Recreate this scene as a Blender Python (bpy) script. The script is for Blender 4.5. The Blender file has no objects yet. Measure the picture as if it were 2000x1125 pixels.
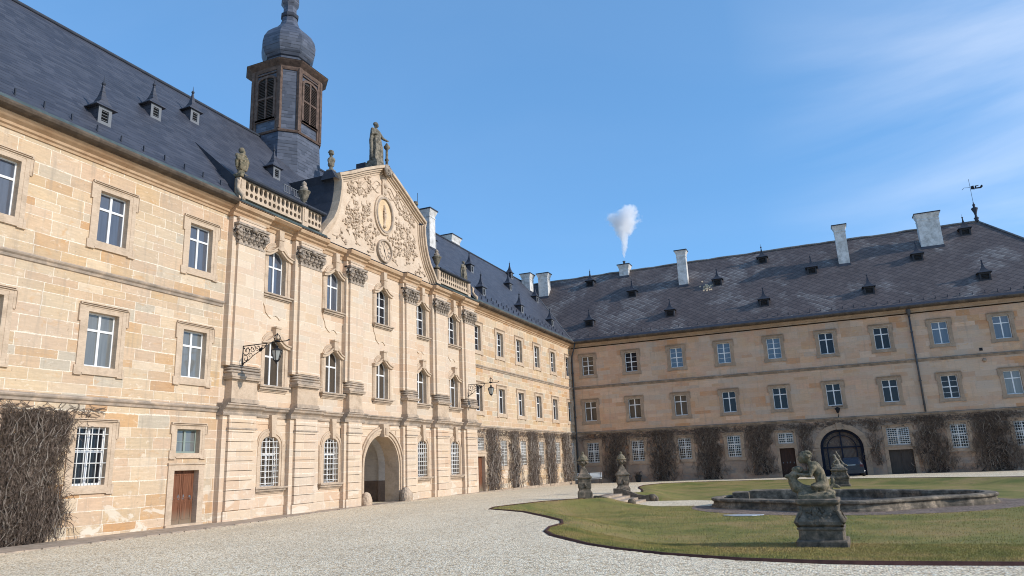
import bpy, bmesh, math, random
import numpy as np
from mathutils import Vector, Matrix, noise as mnoise
random.seed(7); R=math.radians
sc=bpy.context.scene; col=sc.collection
YC=70.346
def gz(x,y):
    a=-0.06-0.0125*max(0.0,min(y,72.0)-42.0)
    return a
# ---------------------------------------------------------------- materials
class NT:
    def __init__(s,name):
        s.m=bpy.data.materials.new(name); s.m.use_nodes=True; s.t=s.m.node_tree; s.t.nodes.clear()
        s.out=s.n('ShaderNodeOutputMaterial'); s.b=s.n('ShaderNodeBsdfPrincipled'); s.l(s.b.outputs[0],s.out.inputs[0])
        s.b.inputs['Roughness'].default_value=.85; s.b.inputs['Specular IOR Level'].default_value=.25
    def n(s,t,**k):
        o=s.t.nodes.new(t)
        for a,b in k.items(): setattr(o,a,b)
        return o
    def l(s,a,b): s.t.links.new(a,b)
    def set(s,sock,v):
        if hasattr(v,'links') : s.l(v,sock)
        else: sock.default_value=v
    def math(s,op,a,b=0.0,c=0.0,clamp=False):
        o=s.n('ShaderNodeMath',operation=op,use_clamp=clamp)
        s.set(o.inputs[0],a); s.set(o.inputs[1],b); s.set(o.inputs[2],c); return o.outputs[0]
    def pos(s):
        g=s.n('ShaderNodeNewGeometry'); x=s.n('ShaderNodeSeparateXYZ'); s.l(g.outputs['Position'],x.inputs[0])
        y=s.n('ShaderNodeSeparateXYZ'); s.l(g.outputs['True Normal'],y.inputs[0]); return g.outputs['Position'],x.outputs,y.outputs
    def comb(s,a,b,c=0.0):
        o=s.n('ShaderNodeCombineXYZ'); s.set(o.inputs[0],a);s.set(o.inputs[1],b);s.set(o.inputs[2],c); return o.outputs[0]
    def noise(s,vec,scale,detail=4,rough=.55,dist=0.0):
        o=s.n('ShaderNodeTexNoise'); s.l(vec,o.inputs['Vector']); o.inputs['Scale'].default_value=scale; o.inputs['Detail'].default_value=detail
        o.inputs['Roughness'].default_value=rough; o.inputs['Distortion'].default_value=dist; return o.outputs[0]
    def white(s,vec):
        o=s.n('ShaderNodeTexWhiteNoise',noise_dimensions='3D'); s.l(vec,o.inputs['Vector']); return o.outputs['Value']
    def ramp(s,f,stops,interp='LINEAR'):
        o=s.n('ShaderNodeValToRGB'); o.color_ramp.interpolation=interp; e=o.color_ramp.elements
        while len(e)<len(stops): e.new(.5)
        for i,(p,c) in enumerate(stops):
            e[i].position=p; e[i].color=(*c,1) if not isinstance(c,float) else (c,c,c,1)
        s.l(f,o.inputs[0]); return o.outputs[0]
    def mix(s,f,a,b,mode='MIX'):
        o=s.n('ShaderNodeMix',data_type='RGBA',blend_type=mode)
        s.set(o.inputs[0],f); s.set(o.inputs[6],a if hasattr(a,'links') else (*a,1)); s.set(o.inputs[7],b if hasattr(b,'links') else (*b,1)); return o.outputs[2]
    def bump(s,h,strength=.3,dist=.02):
        o=s.n('ShaderNodeBump'); o.inputs['Strength'].default_value=strength; o.inputs['Distance'].default_value=dist
        s.l(h,o.inputs['Height']); s.l(o.outputs[0],s.b.inputs['Normal'])
    def color(s,c): s.set(s.b.inputs['Base Color'],c if hasattr(c,'links') else (*c,1))
    def scalepos(s,p,sx,sy,sz):
        o=s.n('ShaderNodeMapping'); o.inputs['Scale'].default_value=(sx,sy,sz); s.l(p,o.inputs[0]); return o.outputs[0]
M={}
def uv_axes(N):
    p,P,Nm=N.pos()
    ax=N.math('GREATER_THAN',N.math('ABSOLUTE',Nm[0]),.5)
    u=N.math('ADD',N.math('MULTIPLY',P[1],ax),N.math('MULTIPLY',P[0],N.math('SUBTRACT',1.0,ax)))
    return p,P,u,P[2]
def cells(N,u,v,bw,bh,seed=0.0,jit=.6,half=False):
    rv=N.math('DIVIDE',v,bh); row=N.math('FLOOR',rv); fv=N.math('FRACT',rv)
    r1=N.white(N.comb(row,seed,1.3)); r2=N.white(N.comb(row,seed,7.7))
    w=N.math('MULTIPLY',N.math('ADD',N.math('MULTIPLY',r2,jit),1-jit*.4),bw)
    off=N.math('MULTIPLY',row,.5) if half else N.math('MULTIPLY',r1,11.0)
    ru=N.math('ADD',N.math('DIVIDE',u,w),off); c=N.math('FLOOR',ru); fu=N.math('FRACT',ru)
    du=N.math('MULTIPLY',N.math('MINIMUM',fu,N.math('SUBTRACT',1.0,fu)),w)
    dv=N.math('MULTIPLY',N.math('MINIMUM',fv,N.math('SUBTRACT',1.0,fv)),bh)
    return row,c,fu,fv,du,dv
def ashlar(name,pal,bw=1.12,bh=.41,mort=(.74,.65,.54),mw=.016,seed=0.0,stain=.35,darkz=0):
    N=NT(name); p,P,u,v=uv_axes(N)
    wob=N.noise(N.scalepos(p,.5,.5,.5),1.0,2)
    v2=N.math('ADD',v,N.math('MULTIPLY',N.math('SUBTRACT',wob,.5),.05))
    v2=N.math('ADD',v2,N.math('ADD',N.math('MULTIPLY',N.math('SINE',N.math('MULTIPLY',v,5.3)),.055),N.math('MULTIPLY',N.math('SINE',N.math('MULTIPLY',v,2.3)),.11)))
    row,c,fu,fv,du,dv=cells(N,u,v2,bw,bh,seed)
    rnd=N.white(N.comb(row,c,seed+2.2)); rnd2=N.white(N.comb(row,c,seed+5.1))
    colr=N.ramp(rnd,[(i/len(pal),q) for i,q in enumerate(pal)],'CONSTANT'); av=tuple(sum(q[i] for q in pal)/len(pal) for i in range(3)); colr=N.mix(N.math('MULTIPLY',N.noise(p,1.9,4,.6,.5),.50),colr,av)
    bed=N.noise(N.scalepos(p,1.2,1.2,9),1.6,5,.65,.6); bed2=N.noise(p,11.0,4,.6)
    f=N.math('ADD',.50,N.math('ADD',N.math('MULTIPLY',bed,.62),N.math('ADD',N.math('MULTIPLY',bed2,.26),N.math('MULTIPLY',rnd2,.12))))
    g=N.comb(f,f,f); colr=N.mix(1.0,colr,g,'MULTIPLY')
    big=N.noise(p,.22,4,.6,.3); colr=N.mix(N.math('MULTIPLY',N.ramp(big,[(.42,0.0),(.68,1.0)]),stain),colr,(.46,.40,.33),'MIX')
    # iron blotches inside single stones
    blot=N.noise(N.scalepos(p,1,1,2.5),1.7,3,.6,1.0); colr=N.mix(N.math('MULTIPLY',N.ramp(blot,[(.60,0.0),(.74,1.0)]),.55),colr,(.55,.30,.12))
    mn=N.noise(p,14.0,3); wid=N.math('MULTIPLY',N.math('ADD',mn,-.18),mw*2.6)
    e=N.math('MINIMUM',du,dv); mk=N.math('SUBTRACT',1.0,N.math('DIVIDE',e,N.math('MAXIMUM',wid,.002)),clamp=True)
    mk=N.math('MULTIPLY',mk,N.math('MULTIPLY',N.ramp(N.noise(p,1.1,3),[(.35,.25),(.6,1.0)]),2.2),clamp=True)
    colr=N.mix(mk,colr,mort)
    sm=N.noise(N.scalepos(p,1,1,1.8),3.1,5,.65,.6); colr=N.mix(N.math('MULTIPLY',N.ramp(sm,[(.60,0.0),(.68,1.0)]),.5),colr,mort)
    pit=N.noise(p,7.0,2,.5); colr=N.mix(N.math('MULTIPLY',N.ramp(pit,[(.70,0.0),(.76,1.0)]),.5),colr,(.26,.19,.13))
    # grime runs
    gr=N.noise(N.scalepos(p,2.2,2.2,.25),1.5,5,.65); colr=N.mix(N.math('MULTIPLY',N.ramp(gr,[(.54,0.0),(.74,1.0)]),.55),colr,(.30,.25,.20))
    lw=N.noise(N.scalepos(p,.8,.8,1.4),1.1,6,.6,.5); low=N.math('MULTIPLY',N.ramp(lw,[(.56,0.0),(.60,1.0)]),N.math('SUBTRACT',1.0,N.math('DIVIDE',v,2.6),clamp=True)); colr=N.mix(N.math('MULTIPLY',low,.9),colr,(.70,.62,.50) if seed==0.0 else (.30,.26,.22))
    if not seed:   # the centre block is built of a paler stone
        cy=N.math('ABSOLUTE',N.math('SUBTRACT',P[1],35.2)); colr=N.mix(N.math('MULTIPLY',N.math('LESS_THAN',cy,12.15),.42),colr,(.70,.57,.455))
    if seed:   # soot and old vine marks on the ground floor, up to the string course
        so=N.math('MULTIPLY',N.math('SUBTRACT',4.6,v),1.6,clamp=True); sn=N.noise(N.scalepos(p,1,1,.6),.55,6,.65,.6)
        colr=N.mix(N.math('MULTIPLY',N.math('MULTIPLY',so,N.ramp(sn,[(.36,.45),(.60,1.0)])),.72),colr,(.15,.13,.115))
    N.color(colr)
    h=N.math('SUBTRACT',N.math('ADD',N.math('MULTIPLY',bed,.35),N.math('MULTIPLY',rnd2,.35)),N.math('MULTIPLY',mk,.5)); N.bump(h,.45,.03)
    M[name]=N.m; return N.m
PAL=[(.64,.50,.40),(.70,.60,.50),(.52,.50,.46),(.56,.36,.20),(.60,.50,.38),(.63,.49,.36),(.59,.43,.32),(.65,.53,.41),(.58,.42,.26),(.61,.46,.34),(.55,.49,.42),(.58,.42,.30),(.66,.55,.43),(.55,.32,.16),(.62,.46,.36),(.63,.50,.36),(.58,.46,.34),(.64,.50,.38),(.60,.45,.34)]
ashlar('ashlar',[(a*.92,b*.85,c*.72) for a,b,c in PAL],mort=(.78,.68,.54),mw=.020)
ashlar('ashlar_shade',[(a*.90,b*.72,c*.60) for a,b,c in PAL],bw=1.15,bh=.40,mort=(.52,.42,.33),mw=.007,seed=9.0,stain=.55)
def stone(name,c1,c2,c3,sc_=2.0,ss=.5,bmp=.35):
    N=NT(name); p,P,Nm=N.pos()
    a=N.noise(p,sc_,6,.62,.4); b=N.noise(N.scalepos(p,1,1,3),sc_*4,5,.6)
    c=N.ramp(a,[(.32,c1),(.52,c2),(.72,c3)]); f=N.math('ADD',.72,N.math('MULTIPLY',b,.5)); c=N.mix(1.0,c,N.comb(f,f,f),'MULTIPLY')
    d=N.noise(p,.9,4,.6); c=N.mix(N.math('MULTIPLY',N.ramp(d,[(.5,0.0),(.7,1.0)]),ss),c,c1)
    N.color(c); N.bump(N.noise(p,sc_*9,4,.6),bmp,.02); M[name]=N.m
stone('trim',(.43,.325,.23),(.56,.43,.31),(.61,.48,.355),1.8,.3)
stone('trim_shade',(.29,.215,.155),(.37,.27,.19),(.44,.33,.24),1.6,.4); stone('eaves_brown',(.06,.045,.035),(.10,.075,.055),(.15,.115,.085),2.0,.4)  # eaves_brown: soffit dirt and shade painted into the gutter colour
stone('sill',(.31,.25,.19),(.46,.36,.27),(.58,.45,.33),2.5,.4); stone('ivy_cane',(.17,.135,.11),(.32,.265,.215),(.50,.43,.35),7.0,.2,.2)
stone('course',(.25,.21,.17),(.40,.32,.25),(.60,.46,.33),1.6,.5)
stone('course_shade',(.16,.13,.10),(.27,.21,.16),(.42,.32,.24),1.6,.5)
stone('cornice_stone',(.42,.26,.15),(.50,.34,.21),(.54,.39,.26),1.0,.3)
stone('capital_stone',(.18,.155,.13),(.36,.295,.235),(.56,.45,.35),6.0,.35,.6)
stone('statue_stone',(.075,.07,.055),(.20,.175,.135),(.34,.29,.22),6.0,.5,.7)
stone('garden_stone',(.075,.065,.05),(.17,.14,.105),(.38,.27,.19),5.0,.45,.9)
stone('mossy_stone',(.085,.085,.055),(.20,.165,.11),(.40,.31,.21),8.0,.35,.8)
stone('basin_stone',(.06,.05,.038),(.19,.155,.115),(.46,.36,.26),3.0,.5,.8)
stone('relief_stone',(.42,.32,.235),(.57,.44,.32),(.66,.52,.39),6.0,.3,.5)
stone('gable_stone',(.56,.42,.30),(.64,.50,.37),(.68,.55,.42),1.3,.2)
stone('medallion_stone',(.62,.44,.26),(.72,.53,.33),(.74,.58,.40),1.8,.3)
stone('render_white',(.42,.40,.37),(.66,.64,.61),(.78,.76,.73),2.2,.4,.15)
stone('metal_dark',(.035,.042,.055),(.045,.052,.07),(.06,.066,.08),2.0,.2,.1)
stone('copper',(.055,.075,.075),(.075,.10,.10),(.12,.15,.145),2.0,.3,.1)
stone('wood_tower',(.075,.05,.04),(.13,.088,.07),(.20,.135,.105),4.0,.3,.3)
stone('louvre',(.11,.075,.06),(.17,.115,.09),(.23,.155,.12),4.0,.3,.3)
stone('passage_wall',(.50,.47,.44),(.56,.53,.50),(.60,.57,.54),1.0,.1,.1)
stone('passage_dado',(.13,.10,.085),(.17,.13,.11),(.21,.165,.14),1.5,.2,.1)
stone('edging',(.05,.022,.016),(.075,.032,.024),(.10,.045,.035),5.0,.3,.3)
stone('paving',(.30,.235,.17),(.42,.33,.25),(.52,.42,.32),2.2,.4,.6)
stone('iron',(.012,.013,.016),(.02,.021,.026),(.035,.035,.04),6.0,.2,.2)
stone('ivy_twig',(.085,.063,.05),(.18,.135,.105),(.36,.28,.22),9.0,.2,.2)
stone('ivy_core',(.028,.021,.018),(.05,.038,.031),(.085,.065,.054),7.0,.3,.9)
stone('gate_paint',(.010,.014,.026),(.014,.018,.034),(.02,.026,.045),3.0,.2,.1)
stone('roof_moss',(.12,.12,.12),(.22,.21,.20),(.30,.28,.26),5.0,.3,.5)
def paint(name,c,rough=.5,var=.12,spec=.4,metal=0):
    N=NT(name); p,P,Nm=N.pos(); a=N.noise(p,5.0,4,.6)
    f=N.math('ADD',1-var*.5,N.math('MULTIPLY',N.math('SUBTRACT',a,.5),var*2)); N.color(N.mix(1.0,c,N.comb(f,f,f),'MULTIPLY'))
    N.b.inputs['Roughness'].default_value=rough; N.b.inputs['Specular IOR Level'].default_value=spec; N.b.inputs['Metallic'].default_value=metal
    M[name]=N.m
paint('white_paint',(.80,.80,.79),.45); paint('bar_paint',(.78,.77,.73),.5)
paint('green_paint',(.26,.31,.27),.5); paint('bench_white',(.80,.82,.80),.5); paint('louvre_dark',(.02,.02,.022),.8); paint('dormer_dark',(.03,.03,.036),.7)
paint('car_paint',(.010,.013,.024),.25,.05,.6); paint('rubber',(.012,.012,.012),.8); paint('chrome',(.55,.57,.6),.25,.05,.5,1.0); paint('plate_white',(.6,.6,.58),.5)
paint('tail_red',(.07,.006,.008),.3); paint('lead_grey',(.16,.17,.185),.6); paint('planter',(.03,.028,.027),.8); paint('zinc_pipe',(.07,.075,.085),.5,.2,.4)
def glass(name,base,rough,spec=.9,wav=.15):
    N=NT(name); p,P,Nm=N.pos(); a=N.noise(p,.8,2); b=N.noise(N.scalepos(p,6,6,.4),1.5,3)
    f=N.math('ADD',.6,N.math('MULTIPLY',b,.8)); N.color(N.mix(1.0,base,N.comb(f,f,f),'MULTIPLY'))
    N.b.inputs['Roughness'].default_value=rough; N.b.inputs['Specular IOR Level'].default_value=spec; N.b.inputs['IOR'].default_value=1.6
    N.bump(a,wav,.05); M[name]=N.m
glass('glass_dark',(.022,.022,.026),.05,.28); glass('glass_curtain',(.16,.165,.16),.06,.7); glass('glass_blue',(.085,.095,.12),.05,.8); glass('lamp_glass',(.35,.36,.34),.1)
glass('glass_brown',(.075,.060,.046),.06,.35)
def slate(name,c1,c2,rh=.20,rw=.30,diamond=False,patch=0.0,line=.5):
    N=NT(name); p,P,u,v=uv_axes(N)
    # sloping faces: the true normal picks the horizontal axis that runs along the eaves
    vv=N.math('MULTIPLY',v,1.32)
    wob=N.noise(p,.6,3); vv=N.math('ADD',vv,N.math('MULTIPLY',N.math('SUBTRACT',wob,.5),.10))
    if diamond:
        a=N.math('ADD',N.math('MULTIPLY',u,.75),vv); b=N.math('SUBTRACT',N.math('MULTIPLY',u,.75),vv)
        ra=N.math('DIVIDE',a,rw); rb=N.math('DIVIDE',b,rw)
        ca=N.math('FLOOR',ra); cb=N.math('FLOOR',rb); fa=N.math('FRACT',ra); fb=N.math('FRACT',rb)
        rnd=N.white(N.comb(ca,cb,3.0)); ed=N.math('MINIMUM',fa,N.math('SUBTRACT',1.0,fb)); e=N.math('MINIMUM',N.math('MULTIPLY',fa,1.0),N.math('MULTIPLY',fb,1.0))
        mk=N.math('SUBTRACT',1.0,N.math('DIVIDE',ed,.20),clamp=True); mk2=N.math('SUBTRACT',1.0,N.math('DIVIDE',N.math('SUBTRACT',1.0,fa),.20),clamp=True)
    else:
        row,c,fu,fv,du,dv=cells(N,u,vv,rw,rh,1.0,.3)
        rnd=N.white(N.comb(row,c,3.0)); mk=N.math('SUBTRACT',1.0,N.math('DIVIDE',N.math('MULTIPLY',fv,rh),rh*.26),clamp=True)
        mk=N.math('MULTIPLY',mk,N.ramp(N.noise(N.scalepos(p,1.6,1.6,5),1.5,3),[(.42,.15),(.56,1.0)])); mk2=N.math('SUBTRACT',1.0,N.math('DIVIDE',du,.012),clamp=True)
    base=N.mix(rnd,c1,c2)
    f=N.math('ADD',.7,N.math('MULTIPLY',N.noise(p,.45,4,.6),.6)); base=N.mix(1.0,base,N.comb(f,f,f),'MULTIPLY')
    if patch:
        pn=N.noise(p,.28,5,.62,.4); pf=N.math('MULTIPLY',N.ramp(pn,[(.50,0.0),(.60,1.0)]),patch)
        lich=N.math('MULTIPLY',pf,N.math('ADD',N.math('MULTIPLY',mk2,.9),N.math('MULTIPLY',N.white(N.comb(ca,cb,8.0)),.40)),clamp=True)
        base=N.mix(lich,base,(.42,.40,.38))
        # the patch of new orange slates low on the roof
    base=N.mix(N.math('MULTIPLY',mk,line),base,(.010,.011,.015))
    N.color(base); N.b.inputs['Roughness'].default_value=.55; N.b.inputs['Specular IOR Level'].default_value=.4
    N.bump(N.math('SUBTRACT',N.math('MULTIPLY',rnd,.3),mk),.5,.02); M[name]=N.m
slate('slate_blue',(.037,.040,.055),(.064,.067,.084),.27,.45,line=.95)
slate('slate_tower',(.05,.06,.085),(.10,.112,.148),.30,.38,line=.9)
slate('slate_brown',(.090,.069,.064),(.122,.096,.088),.2,.58,True,.65,.6)
def gravel():
    N=NT('gravel'); p,P,Nm=N.pos()
    v=N.n('ShaderNodeTexVoronoi'); v.inputs['Scale'].default_value=26.0; N.l(p,v.inputs['Vector'])
    s=N.n('ShaderNodeSeparateColor'); N.l(v.outputs['Color'],s.inputs[0])
    c=N.ramp(s.outputs[0],[(0.0,(.38,.28,.165)),(.22,(.68,.53,.34)),(.5,(.93,.76,.53)),(.8,(.97,.84,.62)),(1.0,(.99,.92,.74))])
    c=N.mix(N.math('MULTIPLY',N.ramp(v.outputs['Distance'],[(.50,0.0),(.80,1.0)]),.6),c,(.16,.12,.09))
    b=N.noise(p,.35,5,.6,.5); b2=N.noise(N.scalepos(p,.9,.22,1),.8,4,.6,.4); f=N.math('ADD',.70,N.math('ADD',N.math('MULTIPLY',b,.32),N.math('MULTIPLY',b2,.24))); c=N.mix(1.0,c,N.comb(f,f,f),'MULTIPLY')
    pt=N.noise(N.scalepos(p,1,.5,1),.30,6,.68,.8); c=N.mix(N.math('MULTIPLY',N.ramp(pt,[(.52,0.0),(.66,1.0)]),.16),c,(.40,.34,.26))
    N.color(c); N.bump(N.math('SUBTRACT',1.0,v.outputs['Distance']),.9,.02); M['gravel']=N.m
gravel()
def lawnm():
    N=NT('lawn'); p,P,Nm=N.pos()
    a=N.noise(p,.45,5,.62,.4); b=N.noise(p,22.0,3,.6); d=N.noise(p,2.2,4,.6)
    c=N.ramp(a,[(.34,(.13,.145,.035)),(.48,(.22,.195,.055)),(.60,(.29,.22,.08)),(.72,(.33,.225,.10))])
    c=N.mix(N.math('MULTIPLY',N.ramp(d,[(.5,0.0),(.72,1.0)]),.5),c,(.17,.125,.06))
    f=N.math('ADD',.55,N.math('MULTIPLY',b,.9)); N.color(N.mix(1.0,c,N.comb(f,f,f),'MULTIPLY')); N.bump(b,.8,.04); M['lawn']=N.m
    N=NT('grass_blade'); p,P,Nm=N.pos(); a=N.noise(p,.45,5,.62,.4); w=N.noise(p,30.0,1)
    c=N.ramp(a,[(.34,(.20,.22,.055)),(.48,(.35,.295,.085)),(.60,(.43,.32,.115)),(.72,(.47,.32,.135))]); c=N.mix(N.ramp(w,[(.45,0.0),(.7,1.0)]),c,(.25,.20,.10))
    N.color(c); M['grass_blade']=N.m
lawnm()
def woodm():
    N=NT('door_wood'); p,P,u,v=uv_axes(N); g=N.noise(N.scalepos(p,9,9,.6),2.0,5,.6,.4)
    c=N.ramp(g,[(.3,(.10,.04,.02)),(.55,(.19,.075,.038)),(.8,(.26,.12,.065))])
    lo=N.math('SUBTRACT',1.0,N.math('DIVIDE',N.math('ADD',v,N.math('MULTIPLY',g,.5)),.8),clamp=True); c=N.mix(N.math('MULTIPLY',lo,.9),c,(.27,.24,.17))
    N.color(c); N.bump(g,.3,.01); N.b.inputs['Roughness'].default_value=.6; M['door_wood']=N.m
    N=NT('door_dark'); p,P,u,v=uv_axes(N); g=N.noise(N.scalepos(p,9,9,.6),2.0,5,.6,.4)
    N.color(N.ramp(g,[(.3,(.03,.017,.013)),(.7,(.06,.033,.025))])); N.bump(g,.3,.01); M['door_dark']=N.m
    N=NT('door_grey'); p,P,u,v=uv_axes(N); g=N.noise(N.scalepos(p,9,9,.6),2.0,5,.6,.4)
    N.color(N.ramp(g,[(.3,(.045,.038,.033)),(.7,(.075,.063,.055))])); N.bump(g,.3,.01); M['door_grey']=N.m
    N=NT('water'); p,P,Nm=N.pos(); N.color((.10,.11,.12)); N.b.inputs['Roughness'].default_value=.06; N.b.inputs['Specular IOR Level'].default_value=.8; N.bump(N.noise(p,3.0,3),.05,.02); M['water']=N.m
    N=NT('ice'); N.color((.62,.66,.72)); N.b.inputs['Roughness'].default_value=.2; M['ice']=N.m
    N=NT('cobble'); p,P,Nm=N.pos(); v=N.n('ShaderNodeTexVoronoi',feature='DISTANCE_TO_EDGE'); v.inputs['Scale'].default_value=6.0; N.l(p,v.inputs['Vector'])
    c=N.ramp(N.noise(p,3.0,4),[(.3,(.16,.115,.085)),(.7,(.30,.22,.17))]); c=N.mix(N.ramp(v.outputs['Distance'],[(.02,1.0),(.09,0.0)]),c,(.10,.075,.06)); N.color(c); N.bump(v.outputs['Distance'],.5,.03); M['cobble']=N.m
woodm()
# ---------------------------------------------------------------- mesh builder (local frame: d outward, u along the wall, z up)
class MB:
    def __init__(s): s.v=[]; s.f=[]; s.mi=[]; s.mats=[]; s.cur=0; s.smooth=[]
    def mat(s,name):
        if name not in s.mats: s.mats.append(name)
        s.cur=s.mats.index(name); return s
    def add(s,vs,fs,sm=False):
        o=len(s.v); s.v+= [tuple(a) for a in vs]
        for f in fs: s.f.append(tuple(o+i for i in f)); s.mi.append(s.cur); s.smooth.append(sm)
    def box(s,d0,d1,u0,u1,z0,z1):
        s.add([(d0,u0,z0),(d1,u0,z0),(d1,u1,z0),(d0,u1,z0),(d0,u0,z1),(d1,u0,z1),(d1,u1,z1),(d0,u1,z1)],
              [(0,3,2,1),(4,5,6,7),(0,1,5,4),(1,2,6,5),(2,3,7,6),(3,0,4,7)])
    def quad(s,a,b,c,d): s.add([a,b,c,d],[(0,1,2,3)])
    def prism(s,poly,lo,hi,ax='z',cap=True):
        # poly: 2D points; ax z -> (x,y); ax d -> (u,z) extruded along d; ax u -> (d,z) extruded along u
        def P(p,t): return (p[0],p[1],t) if ax=='z' else ((t,p[0],p[1]) if ax=='d' else (p[0],t,p[1]))
        n=len(poly); vs=[P(p,lo) for p in poly]+[P(p,hi) for p in poly]
        fs=[(i,(i+1)%n,n+(i+1)%n,n+i) for i in range(n)]
        if cap: fs+=[tuple(range(n))[::-1],tuple(range(n,2*n))]
        s.add(vs,fs)
    def ring(s,inn,out,d0,d1,dw=0.0):
        n=len(inn)
        vs=[(d1,*p) for p in inn]+[(d1,*p) for p in out]+[(d0,*p) for p in inn]+[(dw,*p) for p in out]
        fs=[]
        for i in range(n):
            j=(i+1)%n; fs+=[(i,j,n+j,n+i),(i,2*n+i,2*n+j,j),(n+i,n+j,3*n+j,3*n+i)]
        s.add(vs,fs)
    def lathe(s,prof,c=(0,0,0),n=12,sm=True,ph=0.0,mod=None,sx=1,sy=1):
        vs=[];fs=[]
        for k,(r,z) in enumerate(prof):
            for i in range(n):
                a=ph+2*math.pi*i/n; rr=r*(mod(a,z) if mod else 1)
                vs.append((c[0]+rr*math.cos(a)*sx,c[1]+rr*math.sin(a)*sy,c[2]+z))
        m=len(prof)
        for k in range(m-1):
            for i in range(n):
                j=(i+1)%n; fs.append((k*n+i,k*n+j,(k+1)*n+j,(k+1)*n+i))
        fs.append(tuple(range(n))[::-1]); fs.append(tuple((m-1)*n+i for i in range(n)))
        s.add(vs,fs,sm)
    def tube(s,pts,r,n=5,closed=False,flat=None):
        pts=[Vector(p) for p in pts]; m=len(pts); vs=[];fs=[]
        for k,p in enumerate(pts):
            a=pts[(k-1)%m] if (k>0 or closed) else p; b=pts[(k+1)%m] if (k<m-1 or closed) else p
            t=(b-a); t=t.normalized() if t.length>1e-9 else Vector((0,0,1))
            x=t.orthogonal() if abs(t.z)>.95 else t.cross(Vector((0,0,1))); x.normalize(); y=t.cross(x)
            rr=r[k] if isinstance(r,(list,tuple)) else r
            for i in range(n):
                an=2*math.pi*i/n; vs.append(tuple(p+x*(rr*math.cos(an))+y*(rr*math.sin(an))))
        for k in range(m-1 if not closed else m):
            for i in range(n):
                j=(i+1)%n; kk=(k+1)%m; fs.append((k*n+i,k*n+j,kk*n+j,kk*n+i))
        if not closed: fs.append(tuple(range(n))[::-1]); fs.append(tuple((m-1)*n+i for i in range(n)))
        s.add(vs,fs,True)
    def ball(s,c,r,n=8,sc_=(1,1,1)):
        s.lathe([(r*math.sin(math.pi*k/6)*1.0+1e-4,-r*math.cos(math.pi*k/6)*sc_[2]) for k in range(7)],c,n,True,sx=sc_[0],sy=sc_[1])
    def extr(s,prof,u0,u1,caps=True):
        # moulding: prof list of (d,z), run along u
        s.prism(prof,u0,u1,'u',caps)
    def obj(s,name,parent=None,loc=None,rot=0.0,mats=None):
        me=bpy.data.meshes.new(name); me.from_pydata(s.v,[],s.f)
        for m in (mats or s.mats): me.materials.append(M[m])
        me.polygons.foreach_set('material_index',s.mi); me.polygons.foreach_set('use_smooth',s.smooth); me.update()
        return place(me,name,parent,loc,rot)
def place(me,name,parent=None,loc=None,rot=0.0):
    o=bpy.data.objects.new(name,me); col.objects.link(o)
    if parent: o.parent=parent
    if loc: o.location=loc
    if rot: o.rotation_euler=(0,0,rot)
    return o
def tag(o,label,cat,group=None,kind=None):
    if label: o['label']=label
    if cat: o['category']=cat
    if group: o['group']=group
    if kind: o['kind']=kind
    return o
def empty(name,loc,label,cat,group=None,rot=0.0):
    o=bpy.data.objects.new(name,None); col.objects.link(o); o.location=loc; o.rotation_euler=(0,0,rot); o.empty_display_size=.3; return tag(o,label,cat,group)
def copy_tree(o,parent=None):
    c=o.copy(); col.objects.link(c); c.parent=parent
    for ch in list(o.children): copy_tree(ch,c)
    return c
def arch(w,h,spring,n=12,m=0.0,sh=0.0):
    W=w/2+m; H=h+m; pts=[(-W,-m),(W,-m),(W,spring)]
    if True:
        W2=W-sh
        for i in range(n+1):
            a=math.pi*i/n; pts.append((W2*math.cos(a),spring+(H-spring)*math.sin(a)**.85))
    pts.append((-W,spring)); return pts
def rect(w,h,m=0.0): return [(-w/2-m,-m),(w/2+m,-m),(w/2+m,h+m),(-w/2-m,h+m)]
def merge(dst,src,off=(0,0,0)):
    for i,f in enumerate(src.f):
        pass
SKY_AIR,SKY_DUST,SKY_OZ,SKY_STR,CLOUD,SUN_E,EXPO=.75,.1,4.0,.15,(4.4,4.6,5.0,1),2.2,0.78
SKY_TINT=(.78,1.36,1.88,1)
# ---------------------------------------------------------------- window kit (origin: middle of the opening's foot, on the wall face)
def frame_bars(mb,w,h,rec,trans,thin,mull=True,t=.055,head=None):
    d0,d1=rec-.06,rec
    if head is None:
        mb.box(d0,d1,-w/2,-w/2+t,0,h); mb.box(d0,d1,w/2-t,w/2,0,h); mb.box(d0,d1+.02,-w/2+t,w/2-t,0,t*1.3); mb.box(d0,d1,-w/2+t,w/2-t,h-t,h)
    else:
        mb.ring(arch(w,h,head,12,-t),arch(w,h,head,12),d0,d1,d0)
    if mull: mb.box(d0,d1+.012,-.045,.045,t,h-t*.6)
    for z in trans: mb.box(d0,d1+.008,-w/2+t,w/2-t,z-.04,z+.04)
    for z in thin: mb.box(d0,d1-.01,-w/2+t,w/2-t,z-.013,z+.013)
def pane(w,h,rec,mat,head=None):
    p=MB().mat(mat); pts=rect(w,h) if head is None else arch(w,h,head)
    p.prism(pts,rec-.05,rec-.03,'d'); return p
def grille(w,h,nb,nr,d=-.02,out=.07):
    g=MB().mat('bar_paint')
    for i in range(nb):
        u=-w/2+w*(i+.5)/nb; g.tube([(d,u,-.03),(d,u,h+.03)],.017,5)
    for k in range(nr):
        z=h*(k+.5)/nr; g.tube([(d+.02,-w/2-.03,z),(d+.02,w/2+.03,z)],.019,5)
    return g
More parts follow.
